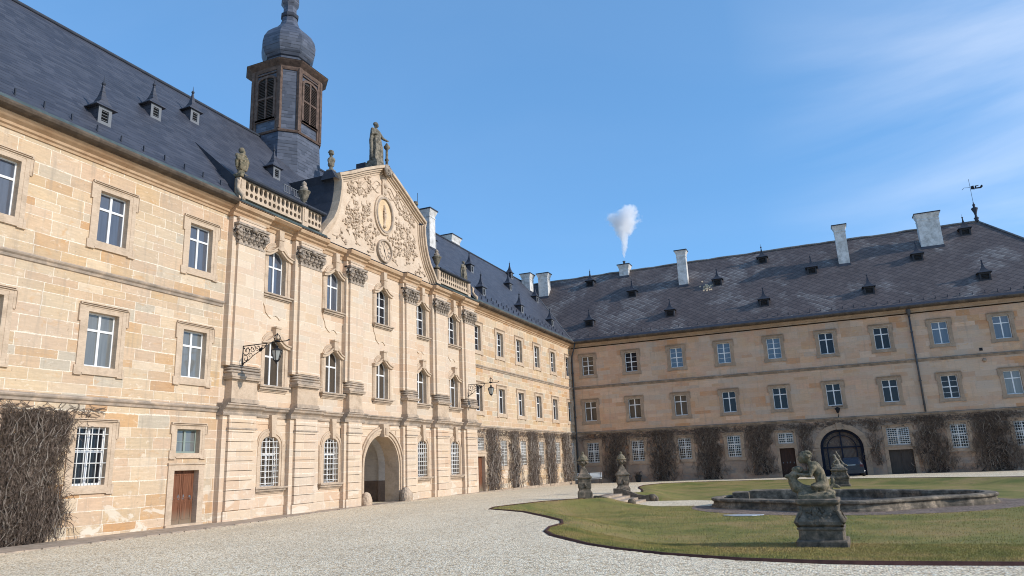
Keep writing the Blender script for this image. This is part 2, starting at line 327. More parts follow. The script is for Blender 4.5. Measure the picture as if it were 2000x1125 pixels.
def rect_surround(w,h,m,mt,ears=True,matn='trim',mb_=None):
    s=MB().mat(matn); B=mb_ if mb_ else m
    inn=rect(w,h); mid=[(-w/2-m*.45,-B*.3),(w/2+m*.45,-B*.3),(w/2+m*.45,h+m*.5),(-w/2-m*.45,h+m*.5)]
    out=[(-w/2-m,-B),(w/2+m,-B),(w/2+m,h+mt),(-w/2-m,h+mt)]
    s.ring(inn,mid,-.34,.03); s.ring(mid,out,0,.042)
    e=.05; s.ring([(-w/2-m+.001,h+mt-.04),(w/2+m-.001,h+mt-.04),(w/2+m-.001,h+mt-.001),(-w/2-m+.001,h+mt-.001)],[(-w/2-m-e,h+mt-.06),(w/2+m+e,h+mt-.06),(w/2+m+e,h+mt+.03),(-w/2-m-e,h+mt+.03)],.0,.095)
    if ears:
        for sg in (-1,1):
            a,b=sorted((sg*(w/2+m-.02),sg*(w/2+m+.07))); s.box(0,.051,a,b,h*.80,h+mt-.06); s.box(0,.053,a,b,-B,-B+.30)
            a,b=sorted((sg*(w/2+m+.068),sg*(w/2+m+.085))); s.box(0,.08,a,b,h*.80,h+mt-.06); 
        a=w/2+m
        s.box(.0,.085,-a-.07,-a+.22,-B-.035,-B+.003); s.box(.0,.085,a-.22,a+.07,-B-.035,-B+.003); s.box(0,.075,-a+.22,a-.22,-B+.004,-B+.05)
    return s
_cache={}
def window(parent,u,z,kind,glassm='glass_dark',shade=False):
    key=(kind,glassm,shade); S='_shade' if shade else ''
    if key not in _cache:
        fr=MB().mat('white_paint'); gr=None; head=None; extra=[]
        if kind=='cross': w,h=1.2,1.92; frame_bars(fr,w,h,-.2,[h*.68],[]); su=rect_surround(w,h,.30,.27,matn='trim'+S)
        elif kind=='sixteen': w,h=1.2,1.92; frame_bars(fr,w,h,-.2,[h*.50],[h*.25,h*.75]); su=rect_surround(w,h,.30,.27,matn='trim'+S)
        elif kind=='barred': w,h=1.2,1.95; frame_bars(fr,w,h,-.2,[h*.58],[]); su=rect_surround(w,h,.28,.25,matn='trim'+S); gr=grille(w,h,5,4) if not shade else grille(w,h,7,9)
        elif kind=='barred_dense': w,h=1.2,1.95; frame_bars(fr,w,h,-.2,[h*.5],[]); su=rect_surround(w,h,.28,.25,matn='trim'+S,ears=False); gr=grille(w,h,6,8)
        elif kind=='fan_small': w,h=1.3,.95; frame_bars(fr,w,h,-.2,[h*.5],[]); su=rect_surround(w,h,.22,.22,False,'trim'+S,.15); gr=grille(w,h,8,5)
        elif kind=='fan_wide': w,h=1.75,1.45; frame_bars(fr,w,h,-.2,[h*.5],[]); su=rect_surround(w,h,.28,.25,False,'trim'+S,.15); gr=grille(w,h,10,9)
        elif kind=='fan_green':
            w,h=1.15,.92; fr=MB().mat('green_paint'); frame_bars(fr,w,h,-.2,[],[h*.48]); su=rect_surround(w,h,.25,.22,True,'trim',.2)
        else:  # arched windows of the centre block
            w=1.2; head={'arch_ground':1.72,'arch_mid':1.72,'arch_top':1.72,'arch_top_bars':1.72}[kind]; h=2.2
            if kind in('arch_top','arch_top_bars'): frame_bars(fr,w,h,-.2,[h*.50 if kind=='arch_top_bars' else h*.62],[h*.25,h*.74] if kind=='arch_top_bars' else [],head=head)
            if kind=='arch_mid': frame_bars(fr,w,h,-.2,[h*.62],[],head=head)
            if kind=='arch_ground': frame_bars(fr,w,h,-.2,[h*.62],[],head=head); gr=grille(w,h-.12,5,8)
            su=MB().mat('trim'); ins=arch(w,h,head,12); m1=arch(w,h,head,12,.13); m2=arch(w,h,head,12,.25,.04)
            su.ring(ins,m1,-.34,.05); su.ring(m1,m2,0,.085); m3=arch(w,h+.02,head+.02,12,.32,.06); su.ring(m2,m3,0,.05)
            # outer lugged frame: straight sides, rising hood
            oz=head+.02
            for sg in (-1,1):
                a,b=sorted((sg*.80,sg*.97)); su.box(0,.045,a,b,-.02,oz+.10)
                a,b=sorted((sg*.84,sg*.93)); su.box(.0,.07,a,b,.0,oz+.06)
            if kind in('arch_mid','arch_top','arch_top_bars'):
                hood=[]; 
                for i in range(17):
                    t=i/16; x=-.98+1.96*t; hood.append((x,oz+.10+.40*math.sin(math.pi*t)**1.6+.05*math.cos(4*math.pi*t)))
                low=[(x,z-.14) for x,z in hood]
                su.prism(hood+low[::-1],0,.17,'d'); su.prism([(x*1.03,z+.05) for x,z in hood]+[(x,z-.005) for x,z in hood][::-1],0,.23,'d')
                su.box(0,.26,-.16,.16,h-.02,h+.50)
                su.box(0,.30,-.19,.19,h+.45,h+.54)
            if kind=='arch_ground': su.prism([(-.11,h-.05),(.11,h-.05),(.19,h+.93),(-.19,h+.93)],0,.22,'d')
            if kind in('arch_top','arch_top_bars'): su.prism([(-.10,h-.05),(.10,h-.05),(.17,h+.95),(-.17,h+.95)],0,.27,'d')
            # sill
            sl=MB().mat('sill'); sl.box(0,.24,-1.02,1.02,-.10,-.03); sl.box(0,.17,-.96,.96,-.20,-.10); sl.box(0,.10,-.92,.92,-.26,-.20); extra.append(('sill',sl))
            if kind in('arch_top','arch_top_bars'):
                ap=MB().mat('ashlar'); pts=[(-.9,-.26),(-.86,-.5),(-.72,-.72),(-.66,-.95),(-.45,-1.12),(-.30,-1.20),(-.18,-1.08),(0,-1.02),(.18,-1.08),(.30,-1.20),(.45,-1.12),(.66,-.95),(.72,-.72),(.86,-.5),(.9,-.26)]
                ap.prism(pts[::-1],0,.045,'d'); extra.append(('apron',ap))
        pn=pane(w,h,-.2,glassm,head)
        f=fr.obj('window',parent,(0,u,z)); pn.obj('pane',f); su.obj('surround',f)
        if kind in('cross','sixteen','barred'):
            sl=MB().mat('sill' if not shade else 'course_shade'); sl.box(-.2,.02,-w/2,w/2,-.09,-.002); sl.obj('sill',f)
        if gr: gr.obj('grille',f)
        for n,e in extra: e.obj(n,f)
        _cache[key]=f; return f
    c=copy_tree(_cache[key],parent); c.location=(0,u,z); return c
def hole_rect(kind,u,z):
    w,h={'cross':(1.2,1.92),'sixteen':(1.2,1.92),'barred':(1.2,1.95),'barred_dense':(1.2,1.95),'fan_small':(1.3,.95),'fan_wide':(1.75,1.45),'fan_green':(1.15,.92)}.get(kind,(1.2,2.2))
    return (u-w/2-.02,u+w/2+.02,z-.02,z+h+.02)
def wall_mesh(mb,u0,u1,z0,z1,holes,d=0.0,zf=None):
    us=sorted({u0,u1}|{h[0] for h in holes}|{h[1] for h in holes}); zs=sorted({z0,z1}|{h[2] for h in holes}|{h[3] for h in holes})
    us=[u for u in us if u0<=u<=u1]; zs=[z for z in zs if z0<=z<=z1]
    for i in range(len(us)-1):
        for k in range(len(zs)-1):
            cu,cz=(us[i]+us[i+1])/2,(zs[k]+zs[k+1])/2
            if any(h[0]<cu<h[1] and h[2]<cz<h[3] for h in holes): continue
            mb.quad((d,us[i],zs[k]),(d,us[i+1],zs[k]),(d,us[i+1],zs[k+1]),(d,us[i],zs[k+1]))
def door(parent,u,z,w,h,matn,m=.28,top=True,shade=False,rings=True):
    d=MB().mat(matn); n=2 if w>1 else 1
    for k in range(n):
        a=-w/2+k*w/n+.008; b=a+w/n-.016; d.box(-.24,-.2,a,b,0,h)
        for (p,q) in ((.08,.42),(.47,.93)):
            zz0,zz1=h*p,h*q; d.ring([(a+.10,zz0+.04),(b-.10,zz0+.04),(b-.10,zz1-.04),(a+.10,zz1-.04)],[(a+.07,zz0),(b-.07,zz0),(b-.07,zz1),(a+.07,zz1)],-.2,-.185,-.2)
    f=d.obj('door',parent,(0,u,z))
    s=MB().mat('trim_shade' if shade else 'trim'); pts_i=[(-w/2,0),(-w/2,h),(w/2,h),(w/2,0)]; pts_o=[(-w/2-m,0),(-w/2-m,h+m*.85),(w/2+m,h+m*.85),(w/2+m,0)]
    s.box(-.34,.05,-w/2-m,-w/2,0,h); s.box(-.34,.05,w/2,w/2+m,0,h); s.box(-.34,.052,-w/2-m,w/2+m,h,h+m*.8); s.box(0,.10,-w/2-m-.04,w/2+m+.04,h+m*.8,h+m*.8+.06)
    s.box(-.34,.12,-w/2-m-.02,w/2+m+.02,-.14,-.002)
    s.obj('door_frame',f)
    if rings:
        hd=MB().mat('lead_grey')
        for k,uu in enumerate([-.36*w,-.09*w,.09*w,.36*w] if n==2 else [.3*w]):
            zc=h*.5; hd.prism([(uu+.05*math.cos(a),zc+(.10 if k in(1,2) else .05)*math.sin(a)) for a in [i*math.pi/4 for i in range(8)]],-.2,-.19,'d')
            if k in (0,3): hd.tube([( -.17,uu+.045*math.cos(a),zc-.05+.055*math.sin(a)) for a in [i*math.pi/4 for i in range(8)]],.010,4,True)
        hd.obj('door_handle',f)
    return f
K=8.7/7.58
def roofz(d): return 13.6+K*(.58-d)
# ---- dormer kit: origin = foot of the front face on the roof
_dorm=[None]
def dormer(parent,u,z,s=1.0,front='lead_grey',body='slate_blue',bw=.28,hw_=.46,fw=.36):
    d=.58-(z-13.6)/K
    if _dorm[0] is None:
        b=MB().mat(body); hw,h=bw,.72; ow=bw-.13
        back=-h/K-.05
        b.add([(0,-hw,-.05),(0,-hw,h),(back,-hw,h),(0,hw,-.05),(0,hw,h),(back,hw,h)],[(0,1,2),(3,5,4),(1,4,5,2)])
        b.mat(front); b.ring([(-ow,.12),(ow,.12),(ow,h-.14),(-ow,h-.14)],[(-hw,-.05),(hw,-.05),(hw,h),(-hw,h)],-.15,.0,-.05)
        f=b.obj('dormer',parent,(d,u,z))
        l=MB().mat('louvre_dark'); l.box(-.14,-.12,-ow,ow,.12,h-.14); l.mat(front)
        for k in range(4): l.box(-.10,-.03,-ow,ow,.18+k*.12,.195+k*.12)
        l.obj('vent_slats',f)
        r=MB().mat(body); cy=-.26; q=hw_/.60
        lev=[(.60*q,h-.02,fw),(.585*q,h+.03,fw-.02),(.38*q,h+.14,fw*.65),(.21*q,h+.30,.18),(.11,h+.50,.10),(.055,h+.80,.05),(.03,h+1.05,.028)]
        vs=[];fs=[]
        for a,zz,c in lev: vs+=[(cy+c,-a,zz),(cy+c,a,zz),(cy-c*1.4,a,zz+ (0 if a<.5 else .0)),(cy-c*1.4,-a,zz)]
        for k in range(len(lev)-1):
            for i in range(4): j=(i+1)%4; fs.append((k*4+i,k*4+j,k*4+4+j,k*4+4+i))
        fs.append((3,2,1,0)); r.add(vs,fs); r.obj('dormer_hood',f)
        e=MB().mat('metal_dark'); e.ball((cy,0,h+1.08),.08); e.lathe([(.025,1.0),(.02,1.2),(.004,1.42)],(cy,0,h),6); e.obj('finial',f)
        _dorm[0]=f
        f.scale=(s,s,s); return f
    c=copy_tree(_dorm[0],parent); c.location=(d,u,z); c.scale=(s,s,s)
    return c
def chimney(parent,d,u,w,dep,ztop,zbase,capw=.16):
    c=MB().mat('render_white'); c.box(d-dep/2,d+dep/2,u-w/2,u+w/2,zbase,ztop-.55); c.box(d-dep/2-.03,d+dep/2+.03,u-w/2-.03,u+w/2+.03,ztop-.75,ztop-.68)
    h=capw; c.add([(d-dep/2,u-w/2,ztop-.55),(d+dep/2,u-w/2,ztop-.55),(d+dep/2,u+w/2,ztop-.55),(d-dep/2,u+w/2,ztop-.55),(d-dep/2-h,u-w/2-h,ztop-.1),(d+dep/2+h,u-w/2-h,ztop-.1),(d+dep/2+h,u+w/2+h,ztop-.1),(d-dep/2-h,u+w/2+h,ztop-.1)],[(0,1,5,4),(1,2,6,5),(2,3,7,6),(3,0,4,7)])
    f=c.obj('chimney',parent)
    k=MB().mat('metal_dark'); k.box(d-dep/2-h-.04,d+dep/2+h+.04,u-w/2-h-.04,u+w/2+h+.04,ztop-.1,ztop); k.obj('chimney_cap',f)
    b=MB().mat('metal_dark'); b.add([(d+dep/2+.02,u-w/2-.05,roofz(d+dep/2)+.10),(d+dep/2+.02,u+w/2+.05,roofz(d+dep/2)+.10),(d+dep/2+.18,u+w/2+.05,roofz(d+dep/2+.18)+.02),(d+dep/2+.18,u-w/2-.05,roofz(d+dep/2+.18)+.02)],[(0,1,2,3)]); b.obj('flashing',f)
    return f
def course(parent,z,u0,u1,matn,gaps=()):
    c=MB().mat(matn); prof=[(0,z-.13),(.05,z-.10),(.07,z-.02),(.13,z+.03),(.15,z+.08),(.13,z+.11),(0,z+.16)]
    c.extr(prof,u0,u1); return c.obj('string_course',parent)
def cornice(parent,u0,u1,matn='cornice_stone',ext=0.0,name='cornice'):
    c=MB().mat(matn); e=ext
    prof=[(0,13.02),(.05+e,13.02),(.07+e,13.10),(.14+e,13.14),(.16+e,13.22),(.30+e,13.30),(.42+e,13.40),(.44+e,13.50),(.44+e,13.555),(0,13.555)]
    c.extr(prof,u0,u1); return c.obj(name,parent)
def gutter(parent,u0,u1,matn='eaves_brown'):
    c=MB().mat(matn); prof=[(.44,13.42),(.58,13.46),(.68,13.52),(.72,13.60),(.70,13.68),(.66,13.68),(.64,13.60),(.50,13.62),(.44,13.66)]
    c.extr(prof,u0,u1); return c.obj('gutter',parent)
def guards(parent,us,d,matn='metal_dark'):
    g=MB().mat(matn); g.box(-.03,.03,-.02,.02,-.02,.24); g.box(-.22,-.0,-.02,.02,-.0+.0,.03); g.box(-.16,-.13,-.015,.015,0.0,.14)
    first=None
    for u in us:
        if first is None: first=g.obj('snow_guard',parent,(d,u,roofz(d)))
        else:
            c=first.copy(); col.objects.link(c); c.parent=parent; c.location=(d,u,roofz(d))
# ================================================================ LEFT WING (main palace)
PW=empty('palace_wing',(0,0,0),'long sunlit sandstone palace wing with carved clock gable, onion-domed bell tower and blue slate roof','building')
CEN=35.35
bays=[26.28,30.72,CEN,39.85,44.2]; PC=35.2
left_u=[5.2,9.3,13.4,17.5,21.63]; right_u=[48.2,52.4,56.4,60.55,64.8,69.2]
ZT,ZM,ZG=10.14,5.62,1.60
wins=[]
for i,u in enumerate(left_u):
    wins.append(('cross',u,ZT,'glass_blue')); wins.append(('cross',u,ZM,'glass_curtain'))
    if i<4: wins.append(('barred',u,ZG,'glass_dark'))
wins.append(('fan_green',21.63,2.66,'glass_curtain'))
for i,u in enumerate(right_u):
    wins.append(('sixteen',u,ZT,'glass_dark')); wins.append(('cross',u,ZM,'glass_dark'))
    if i>0: wins.append(('barred_dense',u,ZG,'glass_brown'))
wins.append(('fan_small',48.2,2.78,'glass_brown'))
for i,u in enumerate(bays):
    wins.append(('arch_top' if i<2 else 'arch_top_bars',u,10.0,'glass_blue' if i<2 else 'glass_dark')); wins.append(('arch_mid',u,5.68,'glass_brown'))
    if i!=2: wins.append(('arch_ground',u,1.2,'glass_brown'))
AW,AH,AS=3.5,3.62,1.85
holes=[hole_rect(k,u,z) for k,u,z,_ in wins]+[(21.63-.62,21.63+.62,-.3,2.05),(48.2-.68,48.2+.68,-.5,2.38),(CEN-AW/2-.05,CEN+AW/2+.05,-.4,AH+.03)]
w=MB().mat('ashlar'); wall_mesh(w,2.0,YC,-.7,13.3,holes)
# spandrels of the portal fill between the square hole and the arch
w.mat('render_white'); w.box(-14.9,-14.6,2,YC+14.6,-.7,13.5); w.box(-14.6,-.4,2.0,2.2,-.7,13.5); w.box(-.35,-.3,2,2.2,-.7,13.5)
w.obj('wall',PW)
for k,u,z,g in wins: window(PW,u,z,k,g)
door(PW,21.63,.0,1.2,2.0,'door_wood'); door(PW,48.2,-.12,1.3,2.48,'door_wood',.3,rings=False)
for a,b in ((2.0,23.0),(47.4,YC)):
    course(PW,4.42,a,b,'course'); course(PW,8.92,a,b,'course'); cornice(PW,a,b)
    gutter(PW,a,b if b<YC else YC-.58)
# ---- main roof
r=MB().mat('slate_blue'); E0=.58
def RP(d,u,o=0.0): return (d,u,roofz(d)+o)
DC=-.32
r.add([RP(E0,2.0),RP(E0,23.2),RP(DC,23.2),RP(DC,47.45),RP(E0,47.45),RP(E0,YC-E0),RP(-7,YC+7),RP(-7,2.0)],[(0,1,2,7),(2,3,6,7),(3,4,5,6)]); r.quad((-7,2,22.3),(-7,YC+7,22.3),(-14.6,YC+14.6,13.5),(-14.6,2,13.5))
r.add([(E0,2,13.6),(-7,2,22.3),(-14.6,2,13.5)],[(0,1,2)])
roofL=r.obj('roof',PW)
b=MB().mat('copper'); b.quad(RP(E0+.02,2.0,.02),RP(E0+.02,23.2,.02),RP(.22,23.2,.02),RP(.22,2.0,.02)); b.obj('eaves_flashing',PW); b=MB().mat('copper'); b.quad(RP(E0+.02,47.45,.02),RP(E0+.02,YC-.55,.02),RP(.22,YC-.2,.02),RP(.22,47.45,.02)); b.obj('eaves_flashing',PW)
b=MB().mat('metal_dark'); b.tube([(-7,2,22.33),(-7,20,22.36),(-7,YC+7,22.33)],.09,6); b.obj('ridge_cap',PW)
b=MB().mat('lead_grey'); b.tube([RP(E0,YC-E0,.04),RP(-7,YC+7,.05)],.05,5); b.obj('valley_flashing',PW)
guards(PW,[11.5+i*1.0 for i in range(12)]+[48.2+i*1.05 for i in range(20)],.02); guards(PW,[48.7+i*1.05 for i in range(19)],-.35)
for u,z in ((17.19,14.95),(21.3,17.6),(24.85,19.35),(29.25,17.55),(43.6,17.9),(49.7,19.2),(54.63,18.1),(51.05,14.95),(63.9,18.45),(59.11,14.95),(72.0,18.8),(67.22,15.0),(70.7,21.5)): dormer(PW,u,z)
chimney(PW,-4.5,48.85,.95,.95,22.25,18.0); chimney(PW,-7.6,58.9,1.7,1.0,23.3,21.0); chimney(PW,-6.2,75.0,1.2,1.0,23.0,19.5)
rod=MB().mat('iron'); rod.tube([(-7,51.6,22.2),(-7,51.6,25.2)],.02,4); rod.obj('lightning_rod',PW)
# ---- raised roof over the centre, with its dark triangular cheeks
z0=14.95
for a,b_ in ((23.3,29.6),(41.1,47.4)):
    t=MB().mat('slate_blue')
    da=.0; db=-2.6; A=(da,a,z0);B=(da,b_,z0);C=(db,b_,roofz(db)+.01);D=(db,a,roofz(db)+.01)
    t.quad(A,B,C,D); t.obj('attic_roof',PW)
for u in (23.3,47.4):
    t=MB().mat('metal_dark'); t.add([(.02,u,roofz(.02)-.1),(.02,u,z0),(-2.6,u,roofz(-2.6)+.01)],[(0,1,2)]); t.obj('attic_cheek',PW)
# ---- centre block: cornice, courses that break forward over the pilasters
pil=[(23.37,24.95,23.12,25.2),(27.57,29.15,27.31,29.4),(31.70,32.90,31.5,33.1)]
pil+= [(2*PC-b,2*PC-a,2*PC-d,2*PC-c) for a,b,c,d in reversed(pil)]
def stepped(name,prof_fn,matn,parent=PW):
    c=MB().mat(matn); segs=[]; u=23.0
    for a,b,c0,d0 in pil:
        segs.append((u,c0,0.0)); segs.append((c0,d0,.30)); u=d0
    segs.append((u,47.7,0.0))
    for a,b,e in segs:
        if b>a: c.extr(prof_fn(e),a-(.10 if e else 0),b+(.10 if e else 0))
    return c.obj(name,parent)
stepped('string_course',lambda e:[(0,4.20),(.06+e,4.20),(.08+e,4.28),(.05+e,4.34),(.10+e,4.42),(.22+e,4.50),(.24+e,4.58),(.30+e,4.62),(.30+e,4.68),(0,4.72)],'course')
stepped('cornice',lambda e:[(0,12.98),(.04+e,12.98),(.06+e,13.12),(.15+e,13.18),(.17+e,13.26),(.32+e,13.34),(.36+e,13.46),(.36+e,13.54),(0,13.56)],'cornice_stone')
# dark flashing on the cornice
stepped('cornice_flashing',lambda e:[(0,13.562),(.39+e,13.562),(.39+e,13.585),(0,13.63)],'metal_dark')
for a,b_ in ((23.1,29.2),(41.3,47.4)):
    f=MB().mat('copper'); f.extr([(.05,13.7),(.68,13.56),(.70,13.66),(.05,14.02)],a,b_); f.obj('ledge_flashing',PW)
    gt=MB().mat('cornice_stone'); gt.extr([(0,13.3),(.52,13.40),(.66,13.50),(.66,13.555),(0,13.555)],a,b_); gt.obj('upper_cornice',PW)
# ---- pilasters
def capital(w):
    c=MB().mat('capital_stone')
    c.box(.1,.56,-w/2-.20,w/2+.20,.78,.88); c.box(.1,.50,-w/2-.14,w/2+.14,.70,.78); c.box(.1,.36,-w/2,w/2,0,.72); c.box(.1,.42,-w/2-.04,w/2+.04,-.08,0)
    for sg in (-1,1):
        for dd in (.48,.26):
            # volutes at the corners
            pts=[]
            for i in range(16):
                a=-i*.62+1.5; rr=.21*(1-i/17); pts.append((dd,sg*(w/2+.03)+sg*rr*math.cos(a)*1.0,.50+rr*math.sin(a)))
            c.tube(pts,[.075*(1-i/22) for i in range(16)],5)
            c.ball((dd,sg*(w/2+.03),.50),.12,7)
    n=max(4,int(w/.27))
    for row,(zz,hh,off) in enumerate(((.02,.30,0),(.20,.32,.5))):
        for i in range(n+(0 if off else 1)):
            u=-w/2+(i+off)*w/n
            c.tube([(.34,u,zz),(.38,u,zz+hh*.5),(.43,u,zz+hh*.85),(.50,u,zz+hh)],[.06,.095,.08,.06],6); c.ball((.50,u,zz+hh*.92),.075,6,(1,1,.8))
    for i in range(n): c.tube([(.46,-w/2+(i+.5)*w/n+.07*math.cos(t),.60+.07*math.sin(t)) for t in [j*.9 for j in range(7)]],.028,5,True)
    c.ball((.55,0,.72),.13,7)
    for i in range(int(w/.16)): c.ball((.43,-w/2+.08+i*.16,.67),.05,5)
    return c
def pbase(w0,w1):
    b=MB().mat('sill')
    def slab(e,z0,z1,d=.42): b.box(0,d+e,w0-e,w1+e,z0,z1)
    slab(.05,4.72,4.80); slab(.02,4.80,4.90); 
    b.mat('trim'); slab(-.04,4.90,5.66)
    b.mat('sill'); slab(.0,5.66,5.72); slab(.10,5.72,5.80); slab(.13,5.80,5.86)
    b.mat('course'); slab(.05,5.86,5.98,.38); 
    for zc,rr in ((6.04,.06),(6.17,.05),(6.28,.035)):
        b.tube([(0,w0-.06,zc),(.40,w0-.06,zc),(.40,w1+.06,zc),(0,w1+.06,zc)],rr,6)
    b.box(0,.38,w0-.02,w1+.02,5.98,6.32)
    return b
for i,(a,b_,c0,d0) in enumerate(pil):
    p=MB().mat('ashlar'); p.box(0,.26,c0,d0,6.3,13.0); p.box(.26,.39,a,b_,6.34,11.82); p.box(.26,.39,a,b_,12.6,13.0)
    p.mat('trim'); p.box(.0,.37,a-.03,b_+.03,12.70,12.76); p.box(.0,.42,a-.06,b_+.06,12.88,12.97)
    q=p.obj('pilaster',PW)
    cp=capital(b_-a); cp.obj('capital',q,(0,(a+b_)/2,11.80))
    pbase(a,b_).obj('pilaster_base',q)
    g=MB().mat('ashlar'); g.box(0,.25,c0,d0,-.5,4.25); z=-.5
    g.box(0,.33,a-.05,b_+.05,-.5,.32)
    z=.33
    while z<4.1:
        h=.385; g.box(.1,.38,a,b_,z+.012,min(z+h,4.2)); z+=h+.012
    g.mat('course'); g.box(0,.42,a-.04,b_+.04,3.62,3.68)
    g.obj('pier',PW)
# banded courses on the wall between piers
def band_ok(u0,u1,z0,z1):
    for u in bays:
        if u==CEN: continue
        if u0<u+1.0 and u1>u-1.0 and z1>.93 and z0<3.75: return False
    return True
for j in range(5):
    g=MB().mat('ashlar'); a=pil[j][3]; b_=pil[j+1][2]
    z=.33
    while z<4.1:
        h=.385; z1=min(z+h,4.15)
        if j==2:
            zz=(z+z1)/2
            half=2.2 if zz<AS else math.sqrt(max(0,2.2**2-(zz-AS)**2))
            if z1>AS and z<AS+2.2:
                hm=max(math.sqrt(max(0,2.2**2-(z-AS)**2)) if z>AS else 2.2,0); half=hm
            if z<AS+2.2:
                if CEN-half>a: g.box(0,.03,a,CEN-half,z+.012,z1)
                if CEN+half<b_: g.box(0,.03,CEN+half,b_,z+.012,z1)
            else: g.box(0,.03,a,b_,z+.012,z1)
        else:
            uc=bays[j if j<2 else j]
            if z1>.93 and z<3.75: g.box(0,.03,a,uc-1.0,z+.012,z1); g.box(0,.03,uc+1.0,b_,z+.012,z1)
            else: g.box(0,.03,a,b_,z+.012,z1)
        z+=h+.012
    g.obj('banded_masonry',PW)
# ---- portal
g=MB().mat('trim'); 
def semi(r,z0,n=20,base=-.3): return [(CEN+r,base)]+[(CEN+r*math.cos(math.pi*i/n),AS+r*(AH-AS)/(AW/2)*math.sin(math.pi*i/n)) for i in range(n+1)]+[(CEN-r,base)]
def open_ring(mb,i_,o_,d0,d1,dw=0.0):
    n=len(i_); vs=[(d1,*p) for p in i_]+[(d1,*p) for p in o_]+[(d0,*p) for p in i_]+[(dw,*p) for p in o_]; fs=[]
    for i in range(n-1): j=i+1; fs+=[(i,j,n+j,n+i),(i,2*n+i,2*n+j,j),(n+i,n+j,3*n+j,3*n+i)]
    mb.add(vs,fs)
r0=AW/2
open_ring(g,semi(r0,0),semi(r0+.10,0),-.9,.06); open_ring(g,semi(r0+.10,0),semi(r0+.26,0),0,.13); open_ring(g,semi(r0+.26,0),semi(r0+.36,0),0,.20); open_ring(g,semi(r0+.36,0),semi(r0+.45,0),0,.10)
# corner fill of the square hole
g.mat('ashlar')
for sg in(-1,1):
    pts=[(CEN+sg*(r0+.05),AH+.03)]+[(CEN+sg*(r0+.05)*math.cos(math.pi*i/20),AS+(r0+.05)*(AH-AS)/r0*math.sin(math.pi*i/20)) for i in range(0,11)]
    pts[1:]=[p for p in pts[1:] if p[1]<AH+.03]+[(CEN,AH+.03)]
    g.prism(pts,-.02,.0,'d')
g.mat('trim'); g.prism([(CEN-.20,AH-.12),(CEN+.20,AH-.12),(CEN+.30,4.22),(CEN-.30,4.22)],0,.34,'d'); g.box(.3,.40,CEN-.12,CEN+.12,AH+.0,4.0)
P_=g.obj('portal',PW)
def tunnel(mb,r,d0,d1,zs,zt):
    n=16; pr=[(CEN+r*math.cos(math.pi*i/n),zs+zt*math.sin(math.pi*i/n)) for i in range(n+1)]
    for i in range(n): a,b2=pr[i],pr[i+1]; mb.quad((d0,*a),(d0,*b2),(d1,*b2),(d1,*a))
t=MB().mat('passage_wall'); tunnel(t,2.05,-.9,-12,2.0,1.95); tunnel(t,r0+.0,-.88,-1.35,AS,AH-AS)
for sg in(-1,1):
    u=CEN+sg*2.05; t.mat('passage_wall').quad((-.9,u,1.1),(-12,u,1.1),(-12,u,2.0),(-.9,u,2.0)); t.mat('passage_dado').box(-12,-1.35,min(u,u-sg*.02),max(u,u-sg*.02),-.3,1.1)
    u=CEN+sg*r0; t.mat('passage_wall').box(-1.35,-.9,min(u,u+sg*.3),max(u,u+sg*.3),1.1,AS); t.mat('passage_dado').box(-1.36,-.9,min(u-sg*.01,u+sg*.3),max(u-sg*.01,u+sg*.3),-.3,1.1)
# cross rib
t.mat('passage_wall')
for dd in (-1.35,-4.5):
    n=16
    for i in range(n):
        f=lambda r,zs,zt,i:(CEN+r*math.cos(math.pi*i/n),zs+zt*math.sin(math.pi*i/n))
        t.quad((dd,*f(r0,AS,AH-AS,i)),(dd,*f(r0,AS,AH-AS,i+1)),(dd,*f(2.05,2.0,1.95,i+1)),(dd,*f(2.05,2.0,1.95,i)))
t.box(-12.1,-12,CEN-2.3,CEN+2.3,-.3,4.2); t.obj('passage',P_)
# ---- gable
HW=[(6.3,13.60),(6.15,13.9),(5.75,14.4),(5.25,14.95),(4.95,15.5),(4.75,16.1),(4.62,16.8),(4.6,17.35),(4.78,17.72)]
peak=(0,20.02)
oute=[(CEN-.05+a,z) for a,z in HW]+[(CEN-.05+3.6,18.28),(CEN-.05+2.4,18.92),(CEN-.05+1.2,19.50),(CEN-.05,20.02)]
oute=oute+[(2*(CEN-.05)-u,z) for u,z in oute[:-1][::-1]]
g=MB().mat('gable_stone'); g.prism(oute,-.3,.10,'d'); GB=g.obj('gable',PW)
def inset(pts,m):
    o=[]
    n=len(pts)
    for i,(x,z) in enumerate(pts):
        a=pts[max(i-1,0)]; b2=pts[min(i+1,n-1)]; tx,tz=b2[0]-a[0],b2[1]-a[1]; L=math.hypot(tx,tz) or 1
        o.append((x-tz/L*m,z+tx/L*m))
    return o
def strip(mb,A,B,d0,d1):
    n=len(A)
    for i in range(n-1):
        a,a2,b2,b3=A[i],A[i+1],B[i],B[i+1]
        mb.add([(d1,*a),(d1,*a2),(d1,*b3),(d1,*b2),(d0,*a),(d0,*a2),(d0,*b3),(d0,*b2)],[(0,1,2,3),(0,4,5,1),(3,2,6,7)])
cp=MB().mat('trim')
c1=oute; 
strip(cp,inset(c1,-.03),inset(c1,.14),-.05,.46); strip(cp,inset(c1,.14),inset(c1,.26),.1,.34); strip(cp,inset(c1,.26),inset(c1,.36),.1,.24); strip(cp,inset(c1,.36),inset(c1,.50),.1,.15)
cp.obj('coping',GB)
cr=MB().mat('metal_dark'); out2=[(x,z+.02) for x,z in inset(oute,-.06)]; cr.prism(out2,-6.5,-.05,'d'); cr.obj('gable_roof',PW)
